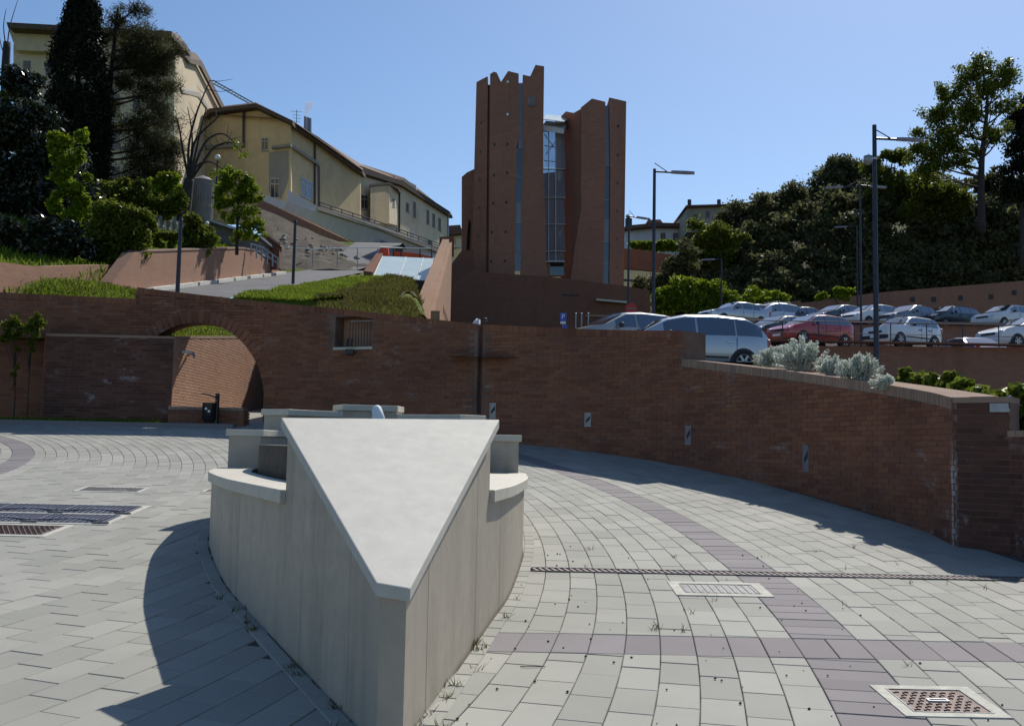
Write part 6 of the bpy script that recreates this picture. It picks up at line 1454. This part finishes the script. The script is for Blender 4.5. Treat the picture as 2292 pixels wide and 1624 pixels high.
tw_ = MB(); p = gp(1185, 1494); limb(tw_, [(p.x - .05, p.y + .01, zg(p.y) + .006), (p.x, p.y, zg(p.y) + .008), (p.x + .09, p.y + .02, zg(p.y) + .006)], .003, .002, 5); tag(tw_.build('twig', M['bark']), 'thin curved twig lying on the paving right of the fountain nose', 'twig')

# ------------------------------------------------------------------ bits on the left slope
tk = thing('corrugated_tank', 'galvanised corrugated tank behind the bare tree', 'tank', V3(pt(450, 500, 47.5)))
b = MB(); n = 60; c = pt(450, 500, 48); h_ = (500 - 402) * 48 / FPX; R_ = 24 * 48 / FPX; o_ = len(b.v)
for z in (0, h_):
    for k in range(n): q = R_ * (1 + .035 * (k % 2)); b.v.append((c.x + q * math.cos(2 * math.pi * k / n), c.y + q * math.sin(2 * math.pi * k / n), c.z + z))
b.f += [(k, (k + 1) % n, n + (k + 1) % n, n + k) for k in range(n)]; b.build('shell', M['shutter'], tk)
b = MB(); b.lathe([(R_ * 1.06, h_), (R_ * .6, h_ + .15), (.05, h_ + .25)], c, 30); b.build('lid', M['shutter'], tk)
sdq = thing('blue_grey_shed', 'low blue-grey shed with a sloping roof behind the young tree', 'shed', V3(pt(500, 560, 44)))
facade([(468, 565), (468, 492), (520, 510), (580, 530), (580, 565)], 44, 2.2).build('wall', M['shutter'], sdq); facade([(465, 494), (466, 490), (522, 507), (585, 528), (585, 533), (520, 512)], 43.6, 3).build('roof', M['galv'], sdq)
bw = thing('brick_stair_wall', 'brick stair wall with a sloping pale coping right of the young tree', 'wall', V3(pt(600, 590, 46)))
facade([(570, 600), (572, 530), (592, 522), (625, 548), (625, 600)], 46, .5).build('wall_face', M['brick_plinth'], bw); facade([(590, 523), (592, 519), (627, 546), (627, 550)], 45.8, .8).build('coping', M['cap'], bw)
hr = thing('stair_railing', 'grey metal stair railing at the right end of the roadside retaining wall', 'railing', V3(pt(600, 590, 43)))
for dv in (0, 12): b = MB(); b.tube([pt(560, 545 + dv, 42), pt(590, 555 + dv, 42.5), pt(622, 578 + dv, 43)], .03, 6); b.build('rail', M['galv'], hr)
for i in range(6): u = 562 + 12 * i; b = MB(); b.tube([pt(u, 546 + i * 6, 42 + i * .2), pt(u, 572 + i * 6, 42 + i * .2)], .035, 6); b.build('post', M['galv'], hr)
bf = thing('white_balustrade', 'white balustrade fragments on the bank below the tank', 'balustrade', V3(pt(390, 500, 45)))
facade([(343, 460), (345, 457), (402, 479), (402, 483)], 45, .3).build('rail', M['stucco_grey'], bf)  # white balustrade in grey stucco: its shade is put into the colour
for u in (350, 364, 378, 392): b = MB(); p = pt(u, 462 + (u - 345) * .38, 45.1); b.lathe([(.12, -.8), (.07, -.7), (.14, -.45), (.06, -.15), (.1, 0)], p, 10); b.build('baluster', M['stucco_grey'], bf)
sf = thing('orange_site_fence', 'orange site netting with posts at the end of the road', 'fence', V3(pt(910, 580, 58)))
facade([(880, 582), (880, 562), (895, 563), (940, 568), (968, 575), (968, 585)], 58, .03).build('netting', M['orange'], sf)
for u in (880, 897, 940, 966): b = MB(); b.tube([pt(u, 585, 57.9), pt(u, 553, 57.9)], .035, 6); b.build('post', M['pole'], sf)
b = MB(); b.tube([pt(620, 553, 56), pt(700, 557, 56), pt(850, 553, 57), pt(900, 555, 57.8), pt(966, 556, 57.8)], .03, 6); b.build('white_rope', M['white'], sf)
for u in (700, 755, 800, 846): b = MB(); b.tube([pt(u, 556, 56.5), pt(u, 600, 56.5)], .03, 6); b.build('post', M['galv'], sf)
b = MB(); p = pt(860, 570, 58.5); b.lathe([(.25, -.4), (.3, 0), (.25, .4)], p, 12); tag(b.build('orange_barrel', M['orange']), 'small orange barrel left of the site netting', 'barrel')
lj = thing('lattice_boom', 'slanting lattice boom above the roof of the yellow house', 'crane', V3(pt(515, 210, 95)))
b = MB(); A = [pt(470, 183, 95), pt(560, 233, 95)]; B = [pt(477, 180, 95.6), pt(566, 230, 95.6)]
b.tube(A, .06, 5); b.tube(B, .06, 5)
for i in range(14): k = i / 14; b.tube([A[0].lerp(A[1], k), B[0].lerp(B[1], k + .035), A[0].lerp(A[1], k + .07)], .03, 4)
b.build('truss', M['galv'], lj); b = MB(); b.tube([pt(560, 233, 95), pt(562, 300, 95)], .1, 6); b.build('mast', M['galv'], lj)
fw = MB(); fw.tube([pt(-40, 520, 31), pt(60, 530, 31), pt(180, 543, 31), pt(300, 548, 31)], .012, 5); tag(fw.build('slack_wire', M['galv']), 'slack pale wire crossing the dark thicket at far left', 'wire')
hl = thing('hanging_wall_lamp', 'black lamp hanging below the white sill of the barred niche', 'wall lamp', V3(pt(783, 790, 20.55)))
for dx in (-.04, .04): c = pt(783, 775, 20.5); b = MB(); b.tube([(c.x + dx, c.y, c.z + .16), (c.x + dx, c.y - .04, c.z)], .022, 7); b.build('strap', M['black'], hl)
c = pt(783, 788, 20.5); b = MB(); b.box((c.x, c.y - .03, c.z), (.17, .12, .11)); b.build('housing', M['black'], hl, bevel=.015)
# faint steam above the flues
t = NT('steam'); t.n.remove(t.p); vp = t.new('ShaderNodeVolumePrincipled'); vp.inputs['Color'].default_value = (.95, .95, .97, 1); vp.inputs['Density'].default_value = 1.6; t.link(vp.outputs[0], t.out.inputs['Volume'])
b = MB()
for u, v, r_ in ((684, 256, .18), (687, 249, .24), (689, 242, .3), (692, 237, .36), (695, 234, .3)): b.lathe([(.02, -r_), (r_ * .7, -r_ * .7), (r_, 0), (r_ * .7, r_ * .7), (.02, r_)], pt(u, v, 79), 14)
o = b.build('steam', t.m, smooth=True); struct(o, 'stuff'); tag(o, 'small white puff of steam above the steel flues', 'steam')

for o in bpy.data.objects:
    if '_o' in o: del o['_o']
